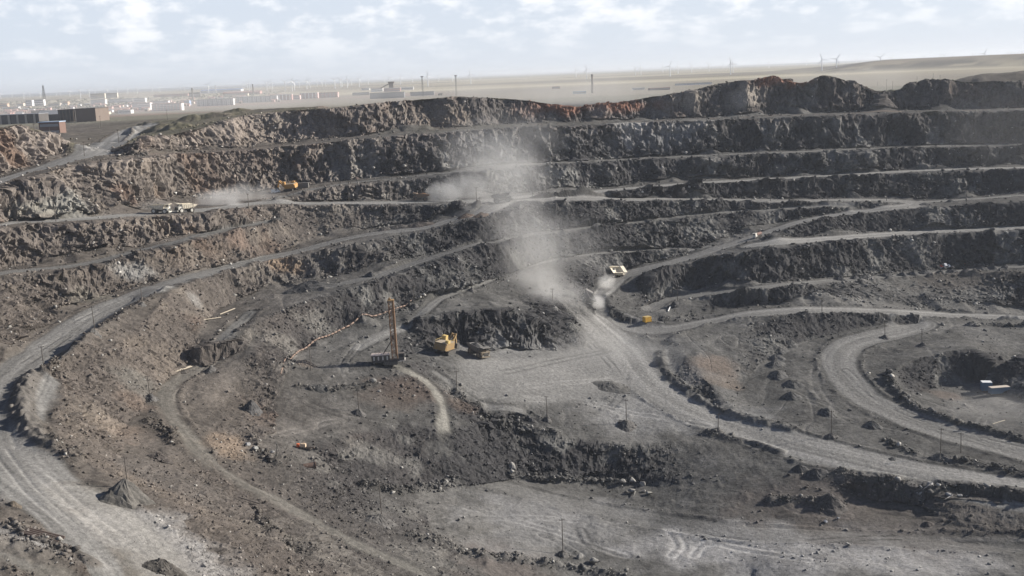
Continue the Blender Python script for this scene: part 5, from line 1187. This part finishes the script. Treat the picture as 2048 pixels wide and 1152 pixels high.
def turbines():
    tw, nc, bl = turbine_proto(); proto = None; cnt = {}
    for u, s in TLIST:
        D = (55 if u < 1000 else 65)*F/s; hz = 190-u*.0405; a = azim(u, hz)
        li = max(i for i, (x, _) in enumerate(LMK) if x <= u); cnt[li] = cnt.get(li, -1)+1
        t = f'{ORD[cnt[li]]} white wind turbine to the right of {LMK[li][1]}'
        loc = (D*math.sin(a), D*math.cos(a), CAMH-PLAIN+ (sstep(6000, 14000, np.array([D]))[0]*2 if D > 6000 else 0)); yaw = random.uniform(-.5, .5)-a
        if proto is None:
            o = empty('wind_turbine', t, 'wind turbine', loc, yaw, 'wind turbines scattered over the far plain'); parts = [tw.build('tower', TURB, o), nc.build('nacelle', TURB, o), bl.build('rotor', TURB, o)]; proto = o
        else:
            o = proto.copy(); col.objects.link(o); o.location = loc; o.rotation_euler = (0, 0, yaw); o['label'] = t; parts2 = []
            for c in parts: q = c.copy(); col.objects.link(q); q.parent = o; parts2.append(q)
        r = [c for c in o.children if c.name.startswith('rotor')][0]
        ang = random.uniform(0, 2.1); c0 = Vector((0, -4.2, 43.0)); r.matrix_local = Matrix.Translation(c0) @ Matrix.Rotation(ang, 4, 'Y') @ Matrix.Translation(-c0)
        k = 1.0; o.scale = (1, 1, 1)
turbines()
# dark tree clumps through the town: a far wood that reads as one mass
def far_trees():
    P, S = [], []
    for k in range(800):
        u = random.uniform(0, 560); vb = 190-u*.0405+random.choice([random.uniform(15, 22), random.uniform(22, 34)])
        p = plain_at(u+random.gauss(0, 4), vb); P.append((p.x, p.y, p.z+2.0)); S.append(random.uniform(4, 8))
    P = np.array(P); S = np.array(S); g = np.random.default_rng(9)
    C = np.array((.055, .065, .04))*g.uniform(.6, 1.3, (len(P), 1))
    P2 = np.repeat(P, 7, 0)+g.normal(0, 2.0, (len(P)*7, 3))*np.array((1.6, 1.6, .7)); S2 = np.repeat(S, 7)*g.uniform(.3, .7, len(P)*7)
    o = link(bpy.data.objects.new('trees', rocks_mesh('trees', P2, S2, np.repeat(C, 7, 0), 4, SHAPES))); o['kind'] = 'stuff'
far_trees()
# long flat dark dump behind the right rim
def dump_hill():
    pts = [(1900,166),(1925,158),(1960,150),(2000,147),(2100,141),(2300,132)]
    X, Y, Z = [], [], []
    for u, vt in pts:
        a = azim(u, vt); D = 1120; h = PLAIN-tan_down(u, vt)*D; row = []
        for off, f in ((-70, 0), (-40, .55), (-8, .97), (0, 1), (60, 1.02), (160, 0)): row.append(((D+off)*math.sin(a), (D+off)*math.cos(a), CAMH-PLAIN-.5+max(h, .2)*f))
        X.append(row)
    A = np.array(X)
    from_u = np.linspace(0, len(pts)-1, 160); V = np.stack([np.stack([np.interp(from_u, range(len(pts)), A[:, j, c]) for c in range(3)], -1) for j in range(6)], 1)
    w_ = np.linspace(0, 5, 50); V = np.stack([np.stack([np.interp(w_, range(6), V[i, :, c]) for c in range(3)], -1) for i in range(160)], 0)
    n = fbm2(V[..., 0], V[..., 1], 14, 4, 801); V[..., 2] += 1.8*n*sstep(0, 6, V[..., 2]-(CAMH-PLAIN))
    C = np.array((.10, .088, .075))*(1+.4*n)[..., None]
    o = link(bpy.data.objects.new('hill', grid_mesh('hill', V[..., 0], V[..., 1], V[..., 2], C.astype(np.float32)))); o.data.materials.append(MAT_GROUND); o['kind'] = 'structure'
dump_hill()

# ------------------------------------------------------------------ dust raised by the trucks, and thin haze added beyond the rim
DUSTK = 1.0
def dust(u, v, D_or_none, dims, density, label_unused='', tilt=0.0, scale=.12, lift=0.0, seed=0, yaw=0.0, heavy=1.0, anis=.3):
    """soft cloud of dust or added haze, in a box of dims metres"""
    p = spot(u, v) if D_or_none is None else Vector((D_or_none*math.sin(azim(u, v)), D_or_none*math.cos(azim(u, v)), CAMH-tan_down(u, v)*D_or_none))
    m = bpy.data.materials.new('dust'); m.use_nodes = True; nt = m.node_tree; nt.nodes.clear(); L = nt.links.new
    out = nt.nodes.new('ShaderNodeOutputMaterial'); pv = nt.nodes.new('ShaderNodeVolumePrincipled'); pv.inputs['Color'].default_value = (.99, .98, .96, 1); pv.inputs['Anisotropy'].default_value = anis
    tc = N(nt, 'ShaderNodeTexCoord'); 
    ad = N(nt, 'ShaderNodeVectorMath', operation='MULTIPLY'); L(tc.outputs['Object'], ad.inputs[0]); ad.inputs[1].default_value = (dims[0], dims[1], dims[2])
    ad2 = N(nt, 'ShaderNodeVectorMath', operation='ADD'); L(ad.outputs[0], ad2.inputs[0]); ad2.inputs[1].default_value = (seed*37.1, seed*11.7, seed*5.3)
    no = N(nt, 'ShaderNodeTexNoise', Scale=scale, Detail=5, Roughness=.62, Distortion=1.1); sq = N(nt, 'ShaderNodeVectorMath', operation='MULTIPLY'); sq.inputs[1].default_value = (1.0, 1.0, .55); L(ad2.outputs[0], sq.inputs[0]); L(sq.outputs[0], no.inputs['Vector'])
    ln = N(nt, 'ShaderNodeVectorMath', operation='LENGTH'); L(tc.outputs['Object'], ln.inputs[0])
    fo = N(nt, 'ShaderNodeMapRange'); fo.interpolation_type = 'SMOOTHSTEP'; L(ln.outputs['Value'], fo.inputs['Value']); fo.inputs['From Min'].default_value = .5; fo.inputs['From Max'].default_value = .12; fo.inputs['To Min'].default_value = 0; fo.inputs['To Max'].default_value = 1
    a1 = N(nt, 'ShaderNodeMath', operation='MULTIPLY_ADD'); L(fo.outputs[0], a1.inputs[0]); a1.inputs[1].default_value = .62; a1.inputs[2].default_value = -.62
    a2 = N(nt, 'ShaderNodeMath', operation='ADD'); L(no.outputs['Fac'], a2.inputs[0]); L(a1.outputs[0], a2.inputs[1])
    r = N(nt, 'ShaderNodeMapRange'); r.interpolation_type = 'SMOOTHSTEP'; L(a2.outputs[0], r.inputs['Value']); r.inputs['From Min'].default_value = .14; r.inputs['From Max'].default_value = .58; r.inputs['To Max'].default_value = density*DUSTK
    ml = N(nt, 'ShaderNodeMath', operation='MULTIPLY'); L(r.outputs[0], ml.inputs[0]); L(fo.outputs[0], ml.inputs[1])
    L(ml.outputs[0], pv.inputs['Density']); L(pv.outputs[0], out.inputs['Volume'])
    me = bpy.data.meshes.new('dust_haze_cloud'); bm = bmesh.new(); bmesh.ops.create_cube(bm, size=1); bm.to_mesh(me); bm.free(); me.materials.append(m)
    o = link(bpy.data.objects.new('dust_haze_cloud', me)); o.location = p+Vector((0, 0, lift)); o.scale = dims; o.rotation_euler = (0, tilt, yaw); o['kind'] = 'stuff'
# the thin plume over the floor drifts up and away over the benches
for k, (u, v, D, w_, h_, de) in enumerate([(1080,598,512,46,24,0.0408),(1048,572,520,60,36,0.0218),(1108,572,524,56,30,0.0163),(1058,535,540,80,58,0.0143),(1038,490,552,88,62,0.0109),(1028,440,572,92,64,0.0085),(1018,395,596,98,64,0.0078),(1002,350,625,110,66,0.0085),(975,318,650,118,62,0.0071),(1030,300,655,116,60,0.0041),(1000,265,700,120,52,0.0031),(1130,500,560,100,80,0.0054)]):
    dust(u, v, D, (w_, w_*.8, h_), de, '', .3*((k % 3)-1), .07, 0, k+1)
for a in [
 (440,410,None,(50,20,20),.11,'',0,.1,3,27),(490,400,None,(70,24,24),.05,'',0,.1,3,37),(310,420,None,(40,18,14),.02,'',0,.1,2,47),
 (886,402,None,(44,18,26),.12,'',0,.12,4,28),(930,398,None,(60,24,34),.075,'',0,.1,5,29),(965,376,690,(60,26,44),.045,'',0,.08,7,30),(1045,380,690,(76,30,44),.035,'',0,.08,7,31),
 (1196,616,None,(15,13,15),.22,'',0,.15,3,11),(1211,576,None,(19,14,15),.16,'',0,.15,2.5,12),(1219,563,None,(13,10,9),.10,'',0,.15,1.5,33),(1140,612,None,(64,40,22),.014,'',0,.1,4,13),
 (1225,715,None,(120,80,28),.007,'',0,.06,5,14),(2000,280,790,(170,90,170),.0011,'',0,.02,0,15),(360,205,1750,(1700,500,80),.0026,'',0,.006,0,61),(1060,182,1050,(380,240,75),.0028,'',0,.02,0,16),(1200,190,1250,(400,260,75),.002,'',0,.02,0,17),(1700,165,1300,(360,260,70),.0014,'',0,.02,0,36),(2000,840,None,(90,60,24),.006,'',0,.07,4,18)]:  # the broad far boxes are haze added to fade the town and plain
    dust(*a)

# ------------------------------------------------------------------ light, sky, air, camera
SUN_EL, SUN_AZ = math.radians(25.5), math.radians(76)     # azimuth clockwise from the view direction (+Y)
sun = bpy.data.lights.new('sun', 'SUN'); sun.energy = SUNP; sun.angle = math.radians(.55); sun.color = (1, .94, .85)
so = link(bpy.data.objects.new('sun', sun))
sd = Vector((math.sin(SUN_AZ)*math.cos(SUN_EL), math.cos(SUN_AZ)*math.cos(SUN_EL), math.sin(SUN_EL)))
so.rotation_euler = sd.to_track_quat('Z', 'Y').to_euler(); so.location = (0, 0, 400)
w = bpy.data.worlds.new('World'); scene.world = w; w.use_nodes = True
nt = w.node_tree; L = nt.links.new; bg = nt.nodes['Background']
sky = N(nt, 'ShaderNodeTexSky', sky_type='NISHITA'); sky.sun_disc = False; sky.sun_elevation = SUN_EL; sky.sun_rotation = SUN_AZ
sky.altitude = 1200; sky.air_density = 1.0; sky.dust_density = 1.0
tc = N(nt, 'ShaderNodeTexCoord')
sep = N(nt, 'ShaderNodeSeparateXYZ'); L(tc.outputs['Generated'], sep.inputs[0])
az = N(nt, 'ShaderNodeMath', operation='ARCTAN2'); L(sep.outputs['X'], az.inputs[0]); L(sep.outputs['Y'], az.inputs[1])
cmb = N(nt, 'ShaderNodeCombineXYZ'); L(az.outputs[0], cmb.inputs['X'])
zz = N(nt, 'ShaderNodeMath', operation='POWER'); zz.use_clamp = False; mx0 = N(nt, 'ShaderNodeMath', operation='MAXIMUM'); L(sep.outputs['Z'], mx0.inputs[0]); mx0.inputs[1].default_value = 0.0
L(mx0.outputs[0], zz.inputs[0]); zz.inputs[1].default_value = .62
z2 = N(nt, 'ShaderNodeMath', operation='MULTIPLY'); L(zz.outputs[0], z2.inputs[0]); z2.inputs[1].default_value = 1.15; L(z2.outputs[0], cmb.inputs['Y'])
n1_ = N(nt, 'ShaderNodeTexNoise', Scale=27, Detail=8, Roughness=.56); n1_.noise_dimensions = '3D'; L(cmb.outputs[0], n1_.inputs['Vector'])
n2_ = N(nt, 'ShaderNodeTexNoise', Scale=6.0, Detail=3); L(cmb.outputs[0], n2_.inputs['Vector'])
ad = N(nt, 'ShaderNodeMath', operation='MULTIPLY_ADD'); L(n2_.outputs['Fac'], ad.inputs[0]); ad.inputs[1].default_value = .55; L(n1_.outputs['Fac'], ad.inputs[2])
rp = N(nt, 'ShaderNodeMapRange'); rp.interpolation_type = 'SMOOTHSTEP'; L(ad.outputs[0], rp.inputs['Value'])
rp.inputs['From Min'].default_value = .70; rp.inputs['From Max'].default_value = .95; rp.inputs['To Max'].default_value = .75
fade = N(nt, 'ShaderNodeMapRange'); L(sep.outputs['Z'], fade.inputs['Value']); fade.inputs['From Min'].default_value = .005; fade.inputs['From Max'].default_value = .05
fad2 = N(nt, 'ShaderNodeMapRange'); L(sep.outputs['Z'], fad2.inputs['Value']); fad2.inputs['From Min'].default_value = .09; fad2.inputs['From Max'].default_value = .3; fad2.inputs['To Min'].default_value = 1; fad2.inputs['To Max'].default_value = .05
mu0 = N(nt, 'ShaderNodeMath', operation='MULTIPLY'); L(rp.outputs[0], mu0.inputs[0]); L(fade.outputs[0], mu0.inputs[1])
mu = N(nt, 'ShaderNodeMath', operation='MULTIPLY'); L(mu0.outputs[0], mu.inputs[0]); L(fad2.outputs[0], mu.inputs[1])
# one even cloud colour mixed over the tinted sky and pale low veil
mix = N(nt, 'ShaderNodeMix', data_type='RGBA'); L(mu.outputs[0], mix.inputs['Factor']); tn = N(nt, 'ShaderNodeMix', data_type='RGBA', blend_type='MULTIPLY'); tn.inputs['Factor'].default_value = 1; tn.inputs['B'].default_value = (1, .97, 1.06, 1); L(sky.outputs[0], tn.inputs['A'])
veil = N(nt, 'ShaderNodeMix', data_type='RGBA'); L(tn.outputs['Result'], veil.inputs['A']); veil.inputs['B'].default_value = (9.0, 9.9, 11.3, 1); L(veil.outputs['Result'], mix.inputs['A'])
vz = N(nt, 'ShaderNodeMapRange'); L(sep.outputs['Z'], vz.inputs['Value']); vz.inputs['From Min'].default_value = .075; vz.inputs['From Max'].default_value = .17; vz.inputs['To Min'].default_value = .85; vz.inputs['To Max'].default_value = 0; L(vz.outputs[0], veil.inputs['Factor'])
mix.inputs['B'].default_value = (13.6, 13.6, 13.8, 1)
L(mix.outputs['Result'], bg.inputs['Color']); bg.inputs['Strength'].default_value = SKYP
if HAZE:
    x = bpy.data.meshes.new('haze'); bm = bmesh.new(); bmesh.ops.create_cube(bm, size=1)
    bmesh.ops.scale(bm, vec=(150000, 150000, 262), verts=bm.verts); bmesh.ops.translate(bm, vec=(0, 0, 129), verts=bm.verts); bm.to_mesh(x); bm.free()
    hz = link(bpy.data.objects.new('haze', x)); hz['kind'] = 'stuff'
    hm = bpy.data.materials.new('air'); hm.use_nodes = True; t = hm.node_tree; t.nodes.clear()
    out = t.nodes.new('ShaderNodeOutputMaterial'); pv = t.nodes.new('ShaderNodeVolumePrincipled'); pv.inputs['Density'].default_value = HAZE; pv.inputs['Color'].default_value = (.80, .85, .92, 1); pv.inputs['Anisotropy'].default_value = .2
    t.links.new(pv.outputs[0], out.inputs['Volume']); x.materials.append(hm)
cam = bpy.data.cameras.new('camera'); cam.sensor_width = 36; cam.lens = F/2048*36; cam.clip_end = 200000; cam.clip_start = 1
co = link(bpy.data.objects.new('camera', cam)); scene.camera = co
M = Matrix((c_right, c_up, -fwd)).transposed(); co.matrix_world = Matrix.Translation((0, 0, CAMH)) @ M.to_4x4()
scene.view_settings.view_transform = 'Standard'; scene.view_settings.look = 'None'; scene.view_settings.exposure = EXPO
scene.render.engine = 'CYCLES'; cy = scene.cycles
cy.use_denoising = True; cy.volume_bounces = 1; cy.max_bounces = 5; cy.transparent_max_bounces = 128; cy.diffuse_bounces = 3; cy.volume_step_rate = 1.0; cy.volume_max_steps = 256
cy.use_adaptive_sampling = True; cy.adaptive_threshold = .01; cy.sample_clamp_indirect = 6
